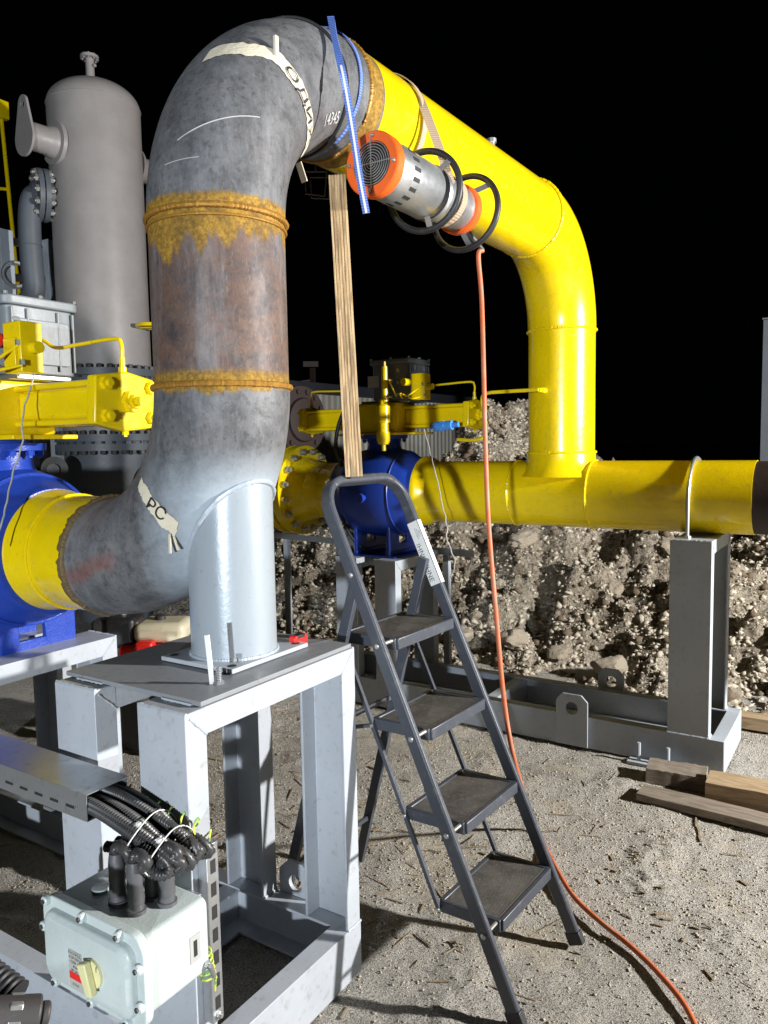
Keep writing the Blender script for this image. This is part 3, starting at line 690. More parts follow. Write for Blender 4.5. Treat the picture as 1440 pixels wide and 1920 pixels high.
# lath between ladder handle and pipe
l0, l1 = at(664, 894, 2.45), at(632, 330, 2.45)
mb = MB(); dl = (l1 - l0).normalized(); sx = (side_cam - side_cam.dot(dl) * dl).normalized(); sy = dl.cross(sx)
if sy.dot(nn) < 0: sy = -sy
pf = []
for k in range(6):
    x = -.0235 + k * .0094 - .0047 + .0047; 
    if k < 5 or True: pf += [(x - .0030, .010), (x + .0030, .010)]
    if k < 5: pf += [(x + .0042, .0065), (x + .0052, .0065)]
pf = pf[::1] + [(.0268, -.010), (-.0268, -.010)]
mb.prism(pf, l0, sx, sy, l1 - l0)
tag(mb.build('wooden_lath', 'lath'), 'upright ribbed wooden lath standing on the ladder handle and reaching up to the pipe', 'lath')
mb = MB()
c = at(592, 345, 2.75); a_, b_ = side_cam, V(0, 0, 1)
mb.tube([c + a_ * .04 * x + b_ * .042 * y for x, y in ((-1, 1), (1, 1), (.75, -1), (-.9, -.8))], .0035, 6, closed=True); mb.tube([c + V(.05, .02, 0) + a_ * .035 * x + b_ * .04 * y for x, y in ((-1, 1), (1, 1), (.9, -.9), (-.9, -.8))], .0035, 6, closed=True)
mb.tube([c + b_ * .04, c + b_ * .10], .003, 6)
tag(mb.build('wire_bracket', 'dark'), 'small dark wire bracket hanging in shadow under the pipe end', 'bracket')
# ------------------------------------------------------------ frames
def holed(mb, outline, hc, hr, fn, t, n=40):
    """plate with a round hole: outline 2D polygon, hole centre hc, fn(x, y, d) -> point"""
    ang = sorted(set([2 * math.pi * k / n for k in range(n)] + [math.atan2(y - hc[1], x - hc[0]) % (2 * math.pi) for x, y in outline]))
    def hit(a):
        d = (math.cos(a), math.sin(a)); best = None
        for i in range(len(outline)):
            (x0, y0), (x1, y1) = outline[i], outline[(i + 1) % len(outline)]; ex, ey = x1 - x0, y1 - y0; den = d[0] * ey - d[1] * ex
            if abs(den) < 1e-12: continue
            tt = ((x0 - hc[0]) * ey - (y0 - hc[1]) * ex) / den; s = ((x0 - hc[0]) * d[1] - (y0 - hc[1]) * d[0]) / den
            if tt > 0 and -1e-6 <= s <= 1 + 1e-6 and (best is None or tt < best): best = tt
        return hc[0] + d[0] * best, hc[1] + d[1] * best
    N = len(ang); vs = []
    for a in ang:
        ox, oy = hit(a); ix, iy = hc[0] + hr * math.cos(a), hc[1] + hr * math.sin(a)
        vs += [fn(ox, oy, 0), fn(ix, iy, 0), fn(ox, oy, t), fn(ix, iy, t)]
    fs = []
    for k in range(N):
        a, b = 4 * k, 4 * ((k + 1) % N); fs += [(a, b, b + 1, a + 1), (a + 2, a + 3, b + 3, b + 2), (a, a + 2, b + 2, b), (a + 1, b + 1, b + 3, a + 3)]
    return mb.add(vs, fs)
def lug_outline(w, h, c=.035): return [(-w / 2, 0), (w / 2, 0), (w / 2, h - c), (w / 2 - c, h), (-w / 2 + c, h), (-w / 2, h - c)]
ch = lambda p, q, web, side, h=.16, b=.064, t=.009: channel(MB(), p, q, web, side, h, b, t)

def leg_pair(rt_, u0, u1, v0, v1, ztop, mat, zb=.16):
    """portal: two channel legs (webs outwards) and a channel laid web-up on top"""
    vm = (v0 + v1) / 2; h = v1 - v0
    ch((u0, vm, zb), (u0, vm, ztop - .0005), (-1, 0, 0), (0, 1, 0), h).build('leg', mat, rt_, .002)
    ch((u1, vm, zb), (u1, vm, ztop - .0005), (1, 0, 0), (0, 1, 0), h).build('leg', mat, rt_, .002)
    ch((u0 + .009, vm, ztop), (u1 - .009, vm, ztop), (0, 0, 1), (0, 1, 0), h - .002).build('top_beam', mat, rt_, .002)
    def bead(a, b, r=.004):
        a, b = Vector(a), Vector(b); n = max(6, int((b - a).length / .006)); pts = [a.lerp(b, i / n) + V(random.uniform(-1, 1), random.uniform(-1, 1), random.uniform(-1, 1)) * .0008 for i in range(n + 1)]
        MB().tube(pts, [r * random.uniform(.7, 1.3) for _ in pts], 6).build('weld_bead', mat, rt_)
    bead((u0 - .001, v0, zb + .002), (u0 - .001, v1, zb + .002)); bead((u0, v0 - .001, zb + .002), (u0 + .062, v0 - .001, zb + .002)); bead((u1 - .062, v0 - .001, zb + .002), (u1, v0 - .001, zb + .002))
    bead((u0 + .004, v0 + .001, ztop), (u0 + .004, v1 - .001, ztop)); bead((u1 - .004, v0 + .001, ztop), (u1 - .004, v1 - .001, ztop))
    bead((u0 + .064, v0 - .0003, ztop - .063), (u0 + .012, v0 - .0003, ztop - .012), .0028); bead((u1 - .064, v0 - .0003, ztop - .063), (u1 - .012, v0 - .0003, ztop - .012), .0028)

st = root('pipe_support_frame', 'light grey channel steel support frame with a flat top plate under the silver pipe leg', 'support frame', (0, .05, 0))
leg_pair(st, -.390, .270, -.204, -.044, 1.006, 'steel')
leg_pair(st, -.380, .270, .125, .285, 1.006, 'steel')
mb = MB(); mb.box((-.335, -.198, 1.0075), (.262, .300, 1.0195)); mb.build('top_plate', 'plateshade', st, .0015)
# weld fillets under the plate edge
mb = MB()
for v in (-.12, .2): mb.bar((-.336, v - .05, 1.008), (-.336, v + .05, 1.008), .010, .008)
mb.build('fillet_weld', 'steel', st, .002)
# base beams
ch((-.75, -.206, .08), (.2715, -.206, .08), (0, -1, 0), (0, 0, 1)).build('base_beam', 'steel', st, .002)
ch((.270, -.197, .08), (.270, 2.2, .08), (1, 0, 0), (0, 0, 1), .158).build('base_beam', 'steel', st, .002)
ch((-.392, -.197, .08), (-.392, 2.2, .08), (-1, 0, 0), (0, 0, 1), .158).build('base_beam', 'steel', st, .002)
ch((-.38, .30, .078), (.26, .30, .078), (0, 1, 0), (0, 0, 1), .154).build('base_beam', 'steel', st, .002)
mb = MB(); holed(mb, lug_outline(.13, .20), (0, .13), .026, lambda x, y, d: V(.2725 + d, .05 + x, .07 + y), .014); mb.build('lifting_lug', 'steel', st, .001)
mb = MB(); mb.box((-.37, -.235, .27), (-.335, -.2055, .70)); mb.build('mounting_rail', 'galv', st, .002)
mb = MB()
for k in range(7): mb.box((-.3605, -.2358, .30 + k * .055), (-.3445, -.235, .332 + k * .055))
mb.build('rail_slots', 'ink', st)
for z in (.285, .685): MB().nut((-.3525, -.2358, z), (0, -1, 0), .008, .006, .005).build('bolt', 'bolt', st)
mb = MB(); mb.box((-.396, -.16, .64), (-.391, -.05, .655)); mb.box((-.430, -.165, .70), (-.391, -.05, .704)); mb.build('bracket', 'galv', st, .001)

# stand under the left valve
sv = root('valve_stand', 'white grey channel stand carrying the blue left valve, at the left edge', 'support frame', (0, 1.1, 0))
leg_pair(sv, -.39, .262, .86, 1.02, .915, 'steel'); leg_pair(sv, -.39, .262, 1.14, 1.30, .915, 'steel')

# right skid
sk = root('header_skid', 'long grey channel steel skid with a tall post under the yellow header pipe', 'skid frame', (2.56, .4, 0))
ch((2.30, -.905, .0825), (2.30, 2.6, .0825), (-1, 0, 0), (0, 0, 1), .165).build('base_beam', 'skid', sk, .002)
ch((2.83, -.905, .0825), (2.83, 2.6, .0825), (1, 0, 0), (0, 0, 1), .165).build('base_beam', 'skid', sk, .002)
ch((2.301, -.907, .0825), (2.829, -.907, .0825), (0, -1, 0), (0, 0, 1), .163).build('end_beam', 'skid', sk, .002)
for v in (.3, 1.5): ch((2.31, v, .0825), (2.82, v, .0825), (0, -1, 0), (0, 0, 1), .155).build('cross_beam', 'skid', sk, .002)
def post(u0, u1, v0, v1, zt, mat):
    leg_pair(sk, u0, u1, v0, v1, zt, mat, .166)
leg_pair(sk, 2.298, 2.832, -.835, -.645, 1.118, 'skid', .1655)
mb = MB(); mb.box((2.2975, -.99, .03), (2.2995, -.69, .60)); 
leg_pair(sk, 2.302, 2.825, .92, 1.07, .905, 'skid', .166); leg_pair(sk, 2.302, 2.825, 1.20, 1.36, .905, 'skid', .166)
for uu, sgn, v in ((2.299, -1, -.165), (2.831, 1, -.21)):
    mb = MB(); holed(mb, lug_outline(.17 if sgn < 0 else .15, .275), (0, .20), .033, lambda x, y, d: V(uu + sgn * d, v + x, .005 + y), .014); mb.build('lifting_lug', 'skid', sk, .001)
# U-bolt
pts = [V(2.58 - .195, -.706, 1.10)] + [V(2.58 - .195 * math.cos(a), -.706, ZH + .195 * math.sin(a)) for a in np.linspace(0, math.pi, 40)] + [V(2.58 + .195, -.706, 1.10)]
MB().tube(pts, .0095, 12).build('u_bolt', 'galv', sk)
mb = MB(); mb.nut((2.385, -.706, 1.119), (0, 0, 1), .018, .012); mb.build('nut', 'bolt', sk)
mb = MB(); mb.tube([V(2.26, -.52, .0), V(2.26, -.52, .10)], .009, 8); mb.tube([V(2.26, -.66, .0), V(2.26, -.66, .10)], .009, 8); mb.box((2.225, -.70, -.005), (2.285, -.47, .008)); mb.build('foot_bracket', 'skid', sk)

# timbers
def timber(a, b, w, h, mat, label, z0=0, grp=None):
    a, b = Vector(a), Vector(b); mb = MB(); n = 14; d = (b - a).normalized(); s = V(-d.y, d.x, 0)
    vs = []
    for i in range(n + 1):
        p = a + (b - a) * i / n; j = lambda: random.uniform(-.0025, .0025)
        vs += [p + s * (w / 2 + j()) + V(0, 0, z0), p - s * (w / 2 + j()) + V(0, 0, z0), p - s * (w / 2 + j()) + V(0, 0, z0 + h + j()), p + s * (w / 2 + j()) + V(0, 0, z0 + h + j())]
    fs = [(i * 4 + k, i * 4 + (k + 1) % 4, (i + 1) * 4 + (k + 1) % 4, (i + 1) * 4 + k) for i in range(n) for k in range(4)] + [(3, 2, 1, 0), (n * 4, n * 4 + 1, n * 4 + 2, n * 4 + 3)]
    mb.add(vs, fs); return tag(mb.build('timber_board', mat, bevel=.002, sharp=50), label, 'timber', grp)
timber((2.03, -.88, 0), (2.10, -2.3, 0), .15, .085, 'timber', 'fresh sawn timber beam lying in front of the skid end, at the right edge', .012)
timber((2.11, -.60, 0), (2.14, -.86, 0), .14, .07, 'oldwood', 'short dark timber block tucked under the skid corner', -.002)
timber((1.90, -.62, 0), (1.80, -2.2, 0), .12, .035, 'oldwood', 'long low weathered plank lying in front of the fresh timber beam', -.004)
timber((3.05, -.75, 0), (3.05, -2.4, 0), .1, .07, 'timber', 'pale timber beam behind the skid at the foot of the gravel mound')

# ------------------------------------------------------------ ladder
la, lb, lc, ld, la2, lb2, lh0, ldh, lc2 = .3135, .0153, -.6992, .4445, .7371, .0069, .2263, .2595, -.7221
Lp = lambda z: V(la + lb * z, lc + ld * z, z); Rp = lambda z: V(la2 + lb2 * z, lc2 + ld * z, z)
lad = root('step_ladder', 'dark slate folding step ladder with four ribbed treads and a looped handle', 'ladder', (.53, -.3, 0))
up_dir = (Lp(1) - Lp(0)).normalized(); acr = (Rp(0) - Lp(0)).normalized(); nrm = acr.cross(up_dir).normalized()
def sweep(pts, w, h, nv):
    P = [Vector(p) for p in pts]; vs = []; nv = Vector(nv).normalized()
    for i, p in enumerate(P):
        d = (P[min(i + 1, len(P) - 1)] - P[max(i - 1, 0)]).normalized(); s = d.cross(nv).normalized()
        ww, hh, c_ = w / 2, h / 2, min(w, h) * .22
        for a, b in ((ww, hh - c_), (ww - c_, hh), (-ww + c_, hh), (-ww, hh - c_), (-ww, -hh + c_), (-ww + c_, -hh), (ww - c_, -hh), (ww, -hh + c_)): vs.append(p + s * a + nv * b)
    n = len(P); fs = [(i * 8 + k, i * 8 + (k + 1) % 8, (i + 1) * 8 + (k + 1) % 8, (i + 1) * 8 + k) for i in range(n - 1) for k in range(8)] + [tuple(range(8))[::-1], tuple(range(n * 8 - 8, n * 8))]
    return MB().add(vs, fs)
zt_, rad = 1.486, .10; cw = (Rp(zt_) - Lp(zt_)).length
def arc(c, a, b, k=9): return [c + a * math.cos(t) + b * math.sin(t) for t in np.linspace(0, math.pi / 2, k)]
TL_, TR_ = Lp(zt_), Rp(zt_); zr = zt_ - rad * up_dir.z
cL = Lp(zr) + acr * rad; cR = Rp(zr) - acr * rad
pathL = [Lp(.02), Lp(.5), Lp(1.0), Lp(1.2)] + arc(cL, -acr * rad, up_dir * rad)[:-2]
pathR = [Rp(.02), Rp(.5), Rp(1.0), Rp(1.2)] + arc(cR, acr * rad, up_dir * rad)[:-2]
sweep(pathL, .022, .044, nrm).build('rail', 'ladder', lad, .001); sweep(pathR, .022, .044, nrm).build('rail', 'ladder', lad, .001)
hpth = arc(cL, -acr * rad, up_dir * rad)[5:] + arc(cR, acr * rad, up_dir * rad)[::-1][:4]
sweep(hpth, .028, .046, nrm).build('handle', 'ladder', lad, .004)
for P_ in (Lp, Rp):
    mb = MB(); mb.bar(P_(-.002), P_(.035), .026, .05, acr); mb.build('rubber_foot', 'black', lad, .003)
for i in range(4):
    z = lh0 + ldh * i; a, b = Lp(z), Rp(z); u0, u1 = a.x + .072, b.x - .016; vf, vb = a.y - .016, a.y + .178
    skew = (b.y - a.y) / (b.x - a.x); f = lambda u, v: V(u, v + (u - u0) * skew, 0)
    mb = MB(); pl = [f(u0, vf), f(u1, vf), f(u1, vb), f(u0, vb)]
    mb.prism([(p.x, p.y) for p in pl], (0, 0, z - .004), (1, 0, 0), (0, 1, 0), (0, 0, .008)); fr = mb.build('tread', 'tread', lad)
    mb = MB()
    for p, q in ((0, 1), (1, 2), (2, 3), (3, 0)): mb.bar(pl[p] + V(0, 0, z - .010), pl[q] + V(0, 0, z - .010), .036, .016, (0, 0, 1))
    mb.build('tread_frame', 'ladder', lad, .003)
    mb = MB(); mb.tube([a + V(-.013, 0, 0), b + V(.013, 0, 0)], .006, 8); mb.build('hinge_rod', 'bolt', lad)
    mb = MB(); mb.lathe([(0, .009), (.003, .008), (.005, .004)], a + V(-.0115, 0, 0), (-1, 0, 0), 12); mb.build('rivet', 'bolt', lad)
pvL, pvR = Lp(1.21), Rp(1.21); fL, fR = V(.335, .17, 0), V(.775, .15, 0)
for pv, ft, s_ in ((pvL, fL, 1), (pvR, fR, -1)):
    mb = MB(); mb.bar(pv + V(.024 * s_, 0, 0), ft + V(0, 0, .01), .02, .034, (1, 0, 0)); mb.build('rear_leg', 'ladder', lad, .002)
    mb = MB(); mb.lathe([(0, .009), (.003, .008), (.005, .004)], pv + V(-.0115 * s_, 0, 0), (-s_, 0, 0), 12); mb.build('rivet', 'bolt', lad)
    top = (Lp if s_ > 0 else Rp)(lh0 + 3 * ldh) + V(.056 if s_ > 0 else 0, .178, -.012); bot = (Lp if s_ > 0 else Rp)(lh0) + V(.056 if s_ > 0 else 0, .178, -.012)
    mb = MB(); mb.bar(top, bot, .012, .012); mb.build('link_rod', 'ladder', lad)
    for i in range(4):
        q = (Lp if s_ > 0 else Rp)(lh0 + i * ldh) + V(.049 if s_ > 0 else .007, .178, -.012); MB().lathe([(0, .007), (.004, .005)], q, (-s_, 0, 0), 10).build('rivet', 'bolt', lad)
leg_at = lambda pv, ft, z: ft + (pv - ft) * (z / 1.21)
for z in (.20, .70):
    mb = MB(); mb.bar(leg_at(pvL, fL, z), leg_at(pvR, fR, z), .016, .010, (0, 0, 1)); mb.build('cross_brace', 'ladder', lad)
mb = MB(); mb.bar(leg_at(pvL, fL, .70), Lp(lh0 + 2 * ldh) + V(.056, .178, -.012), .010, .010); mb.build('stay', 'ladder', lad)
# sticker on the right rail
def on_rail(x, y): return Rp(1.235) + up_dir * (-x) * 1 + acr * 0 + V(-.0122, 0, 0) + nrm * y
mb = MB(); vs = [Rp(1.33) , Rp(1.135)]
d = up_dir; A_ = [Rp(1.345) - nrm * .0225 - acr * .0115, Rp(1.12) - nrm * .0225 - acr * .0115]
off = -acr * .0122
mb.add([Rp(1.33) + off - nrm * .021, Rp(1.33) + off + nrm * .021, Rp(1.12) + off + nrm * .021, Rp(1.12) + off - nrm * .021], [(0, 1, 2, 3)])
offn = nrm * -.0232 if nrm.y > 0 else nrm * .0232
mb.add([Rp(1.33) + offn - acr * .0105, Rp(1.33) + offn + acr * .0105, Rp(1.12) + offn + acr * .0105, Rp(1.12) + offn - acr * .0105], [(0, 1, 2, 3)])
stk = mb.build('warning_sticker', 'white', lad)
mb = MB(); fs_ = -1 if nrm.y > 0 else 1
text_on(mb, 'ВНИМАНИЕ', .026, lambda x, y: Rp(1.20) + off * 1.04 - up_dir * x - nrm * fs_ * (y + .006)); mb.build('sticker_lettering', 'ink', lad)
mb = MB(); text_on(mb, 'не вставать\nна ручку\n100 кг', .007, lambda x, y: Rp(1.29) + off * 1.04 - up_dir * x - nrm * fs_ * (y - .008)); mb.build('sticker_small_print', 'ink', lad)

# ------------------------------------------------------------ cable tray, conduits, junction box
ct = root('cable_tray', 'galvanised covered cable tray coming in from the left edge and ending beside the frame leg', 'cable tray', (-.47, .6, .76))
mb = MB(); mb.box((-.518, -.02, .8285), (-.403, 1.6, .8305)); mb.box((-.5195, -.02, .816), (-.5185, 1.6, .8305)); mb.build('cover', 'galv', ct)
mb = MB(); channel(mb, (-.4605, -.015, .765), (-.4605, 1.6, .765), (0, 0, -1), (1, 0, 0), .112, .062, .0018); mb.build('trough', 'galv', ct)
mb = MB()
for k in range(26):
    v = .03 + k * .06
    z = .785; mb.box((-.5178, v, z), (-.5164, v + .03, z + .006))
so = mb.build('slots', 'ink', ct); so['kind'] = 'stuff'
mb = MB(); mb.box((-.516, .12, .755), (-.395, .15, .7625)); mb.build('cross_strap', 'galv', ct)

def rrect(y0, y1, z0, z1, r, k=7):
    P = []
    for cy, cz, a in ((y1 - r, z1 - r, 0), (y0 + r, z1 - r, 90), (y0 + r, z0 + r, 180), (y1 - r, z0 + r, 270)):
        for i in range(k): t = R(a + 90 * i / (k - 1)); P.append((cy + r * math.cos(t), cz + r * math.sin(t)))
    return P
jb = root('junction_box', 'pale cast metal switch box with a yellow rotary knob, bolted to the frame leg', 'junction box', (-.5, -.13, .42))
z0, z1, v0, v1 = .452, .622, -.285, .02
mb = MB(); mb.prism(rrect(v0, v1, z0, z1, .018), (-.585, 0, 0), (0, 1, 0), (0, 0, 1), (.165, 0, 0)); mb.build('body', 'jb', jb, .006, 3)
mb = MB(); mb.prism(rrect(v0 - .012, v1 + .012, z0 - .02, z1 + .012, .04), (-.606, 0, 0), (0, 1, 0), (0, 0, 1), (.021, 0, 0)); mb.build('cover_flange', 'jb', jb, .003, 3)
mb = MB(); lay = [(-.6065, .022, .030), (-.618, .024, .030), (-.626, .034, .028)]; vs = []; K = None
for x, ins, r_ in lay:
    P = rrect(v0 - .012 + ins, v1 + .012 - ins, z0 - .02 + ins, z1 + .012 - ins, r_); K = len(P); vs += [V(x, p[0], p[1]) for p in P]
fs = [(i * K + k, i * K + (k + 1) % K, (i + 1) * K + (k + 1) % K, (i + 1) * K + k) for i in range(2) for k in range(K)] + [tuple(range(2 * K, 3 * K))]
mb.add(vs, fs); mb.build('cover_dome', 'jb', jb, .003, 3)
for v, z in [(v1 - .01, z1 + .001), ((v0 + v1) / 2 + .02, z1 + .001), (v0 + .055, z1 + .001), (v0 - .001, z1 - .05), (v0 - .001, z0 + .04), (v1 + .001, z1 - .06), (v1 - .03, z0 - .008), ((v0 + v1) / 2, z0 - .008), (v0 + .04, z0 - .008)]:
    mb = MB(); mb.lathe([(0, .0115), (.010, .0105), (.012, .008)], (-.606, v, z), (-1, 0, 0), 20); lo = mb.build('bolt_boss', 'jb', jb)
    mb = MB(); mb.tube([V(-.6182, v, z), V(-.6212, v, z)], .0055, 6); mb.build('bolt', 'dark', jb)
kc = V(-.626, -.165, .53)
mb = MB(); mb.lathe([(0, .030), (.006, .030), (.008, .027)], kc, (-1, 0, 0), 32); kb = mb.build('rotary_switch', 'knob', jb)
mb = MB(); dkn = V(0, .35, .94).normalized(); sdk = V(0, .94, -.35)
mb.prism([(-.014, .030), (.014, .030), (.010, -.038), (-.010, -.038)], kc + V(-.008, 0, 0), sdk, dkn, (-.016, 0, 0)); mb.build('knob_grip', 'knob', kb, .003)
mb = MB(); text_on(mb, '1', .018, lambda x, y: kc + V(-.0085, -.020 - x, .018 + y)); text_on(mb, '0', .012, lambda x, y: kc + V(-.0085, .021 - x, -.004 + y)); mb.build('switch_marks', 'ink', kb)
mb = MB(); mb.box((-.6275, -.128, .470), (-.6262, -.085, .555)); lb_ = mb.build('rating_plate', 'lbl', jb)
mb = MB(); mb.box((-.6280, -.127, .492), (-.6276, -.086, .508)); mb.build('red_strip', 'red', jb)
mb = MB()
for k, s_ in enumerate(('РАСПРЕД.', 'КОРОБКА', '~220В 16А', 'IP66', '№ 0417')): text_on(mb, s_, .0085, lambda x, y, k=k: V(-.6279, -.1065 - x, .549 - k * .0095 + y))
text_on(mb, 'ОТКР.', .008, lambda x, y: V(-.6279, -.1065 - x, .481 + y)); mb.build('plate_lettering', 'ink', jb)
mb = MB(); mb.box((-.475, v0 - .0016, .50), (-.447, v0 - .0005, .56)); mb.build('side_label', 'lbl', jb)
mb = MB(); mb.box((-.466, v0 - .0022, .512), (-.456, v0 - .0017, .548)); mb.build('side_label_mark', 'ink', jb)
G = [onz(222, 1690, .624), onz(256, 1708, .624), onz(287, 1680, .624), onz(314, 1692, .624)]
for i, g_ in enumerate(G):
    g_.z = .622
    MB().lathe([(0, .021), (.008, .021), (.009, .017), (.03, .016)], g_, (0, 0, 1), 24).build('gland', 'sleeve', jb)
gp = onz(188, 1668, .624); gp.z = .622; MB().lathe([(0, .018), (.008, .018), (.009, .014)], gp, (0, 0, 1), 24).build('blanking_plug', 'jb', jb)
mb = MB(); mb.cyl((-.50, -.17, .44), (-.50, -.17, .40), .018, 20); mb.cyl((-.50, -.17, .40), (-.50, -.17, .385), .014, 6); mb.build('lower_gland', 'bolt', jb)
mb = MB(); q = V(-.43, v0 - .002, .475); mb.nut(q, (0, -1, 0), .009, .007, .008); mb.cyl(q + V(0, -.01, 0), q + V(.01, -.01, -.03), .006, 10); mb.build('earth_stud', 'bolt', jb)
# mounting feet
mb = MB(); mb.box((-.42, -.235, .45), (-.390, -.195, .60)); mb.build('mounting_bracket', 'galv', jb, .001)

def corrug(pts, r, n=12, period=.0074):
    P = [Vector(p) for p in pts]; L = [0]
    for a, b in zip(P, P[1:]): L.append(L[-1] + (b - a).length)
    T = L[-1]; k = int(T / period * 2.0); out = []; rr = []
    j = 0
    for i in range(k + 1):
        s = T * i / k
        while j < len(L) - 2 and L[j + 1] < s: j += 1
        t = (s - L[j]) / max(L[j + 1] - L[j], 1e-9); out.append(P[j].lerp(P[j + 1], t)); rr.append(r if i % 2 else r * .74)
    return MB().tube(out, rr, n)
cl = ['front conduit of the bundle, bending down into the near gland', 'conduit lying second in the bundle above the switch box', 'thick black conduit through the middle of the bundle', 'top conduit of the bundle with the widest loop']
for i, g_ in enumerate(G):
    s0 = V(-.505 + .030 * i, .06, .792); k = [.00, .012, -.008, .010][i]
    pts = [s0, V(s0.x + .002, -.03, .790 + k * .5), V(-.503 + .028 * i, -.13, .770 + k), V(-.500 + .024 * i, -.195, .748 + k), V(-.492 + .022 * i, -.236 - .006 * i, .733 + k * .6), V(-.488 + .02 * i, -.250 - .005 * i, .713), V(-.50 + .014 * i, -.234, .698), V(g_.x * .6 + (-.50) * .4, (g_.y - .22) / 2, .716), V(g_.x, g_.y - .040, .745), V(g_.x, g_.y - .012, .753), V(g_.x, g_.y, .738), V(g_.x, g_.y, .70)]
    o = corrug(spline(pts, 120), .0135).build('corrugated_conduit', 'conduit', sharp=80)
    tag(o, 'black corrugated ' + cl[i], 'conduit', 'corrugated conduits looping into the switch box')
    MB().tube([V(g_.x, g_.y, z) for z in (.642, .655, .668, .674, .690, .708, .722, .735)], [.0175, .0185, .0165, .018, .0172, .0178, .0165, .0145], 16).build('shrink_sleeve', 'sleeve', o)
for i in range(4):
    s0 = V(-.500 + .027 * i, .06, .780 if i % 2 else .806); dz = [.014, -.010, .022, -.006][i]
    pts = [s0, V(s0.x, -.04, .784 + dz), V(s0.x + .005, -.14, .762 + dz), V(s0.x + .010, -.20, .744 + dz), V(s0.x + .015, -.250, .736), V(s0.x + .028, -.268, .712 + dz * .5), V(s0.x + .022, -.235, .698), V(s0.x + .02, -.17, .702 + dz * .4), V(s0.x + .02, -.08, .704), V(s0.x + .012, -.04, .702)]
    o = corrug(spline(pts, 110), .0128).build('corrugated_conduit', 'conduit', sharp=80)
    tag(o, ['lower black corrugated conduit at the outer side of the bundle', 'black corrugated conduit buried second from the outside of the bundle', 'upper black corrugated conduit crossing over the bundle near the frame leg', 'black corrugated conduit closest to the white frame leg'][i], 'conduit', 'corrugated conduits looping into the switch box')
for vv, zz, lab in ((-.165, .750, 'thin white cable tie round the middle of the conduit bundle'), (-.228, .730, 'white cable tie round the right end loop of the conduit bundle')):
    mb = MB(); mb.tube([V(-.462 + .072 * math.cos(t), vv + .012 * math.sin(2 * t), zz + .047 * math.sin(t)) for t in np.linspace(0, 2 * math.pi, 28)[:-1]], .0015, 6, closed=True)
    mb.box((-.502, vv - .006, zz + .038), (-.494, vv + .003, zz + .046)); tag(mb.build('cable_tie', 'white'), lab, 'cable tie', 'cable ties on the conduit bundle')
# coils of earth wire
def coil(p, ax, r, turns, pitch, a, b):
    p, ax = Vector(p), Vector(ax).normalized(); x, y = frame_of(ax); pts = [Vector(a)]
    for k in range(int(turns * 18)):
        t = 2 * math.pi * k / 18; pts.append(p + ax * (pitch * t / (2 * math.pi)) + (x * math.cos(t) + y * math.sin(t)) * r)
    return pts + [Vector(b)]
mb = MB(); mb.tube(coil((-.405, -.25, .478), (.1, -.1, -1), .016, 5.5, .013, (-.425, -.30, .47), (-.37, -.245, .36)), .0025, 8)
tag(mb.build('earth_wire', 'wire'), 'coiled yellow green earth wire at the side of the switch box', 'wire')
mb = MB(); mb.tube(coil((-.408, -.07, .775), (.1, -1, -.12), .019, 5, .038, (-.41, -.03, .76), (-.40, -.27, .72)), .0022, 8)
tag(mb.build('earth_wire', 'wire'), 'loose yellow green earth wire loops behind the conduit bundle', 'wire')
# black coupling, bottom left
cp = root('hose_coupling', 'black ribbed hose coupling with a brass nut, cut by the lower left corner', 'coupling', at(25, 1880, 1.22))
p_, q_ = at(-60, 1800, 1.30), at(30, 1868, 1.27); mb = MB(); n_ = 40
mb.tube([p_.lerp(q_, i / n_) for i in range(n_ + 1)], [.024 + (.003 if i % 4 < 2 else 0) for i in range(n_ + 1)], 20); mb.build('threaded_body', 'black', cp)
p_, q_ = at(-20, 1905, 1.22), at(75, 1900, 1.25); mb = MB(); mb.tube([p_, q_], .028, 24); mb.tube([q_, q_ + (q_ - p_) * .2], .018, 20); mb.build('body', 'dark', cp, .004)
mb = MB(); mb.tube([p_.lerp(q_, .35), p_.lerp(q_, .62)], .031, 6); mb.build('nut', 'bolt', cp, .002)

# things on the table
s_ = onz(398, 1282, 1.02); mb = MB(); tp = at(384, 1166, 1.95)
b0 = V(s_.x, s_.y, 1.0197); tp = V(b0.x - .012, b0.y - .0, 1.145)
mb.bar(b0, tp, .012, .007, side_cam); w_ = mb.build('steel_rule', 'white', bevel=.0005); tag(w_, 'thin white rule standing upright on the near edge of the plate', 'rule')
s2 = onz(408, 1281, 1.02)
mb = MB(); mb.tube([V(s2.x, s2.y - .004, z) for z in np.linspace(1.0197, 1.062, 15)], [.0085 if k % 2 else .0065 for k in range(15)], 12); mb.tube([V(s2.x, s2.y - .004, 1.0197), V(s2.x, s2.y - .004, 1.026)], .014, 6)
tag(mb.build('clamp_screw', 'galv'), 'small threaded steel clamp standing beside the white rule on the plate', 'clamp')
tm = root('tape_measure', 'small red tape measure lying behind the round base plate', 'tape measure', onz(560, 1212, 1.02))
c = onz(560, 1209, 1.02); mb = MB(); mb.prism(rrect(-.03, .03, 0, .032, .010), (c.x, c.y + .012, 1.0197), (1, 0, 0), (0, 0, 1), (0, -.024, 0)); mb.build('case', 'red', tm, .003)
mb = MB(); mb.box((c.x - .02, c.y - .0125, 1.042), (c.x + .018, c.y + .0122, 1.0522)); mb.build('grip', 'black', tm, .002)
mb = MB(); mb.bar((c.x + .0, c.y - .016, 1.0215), (c.x + .10, c.y - .05, 1.0215), .004, .003); mb.build('blade', 'dark', tm)
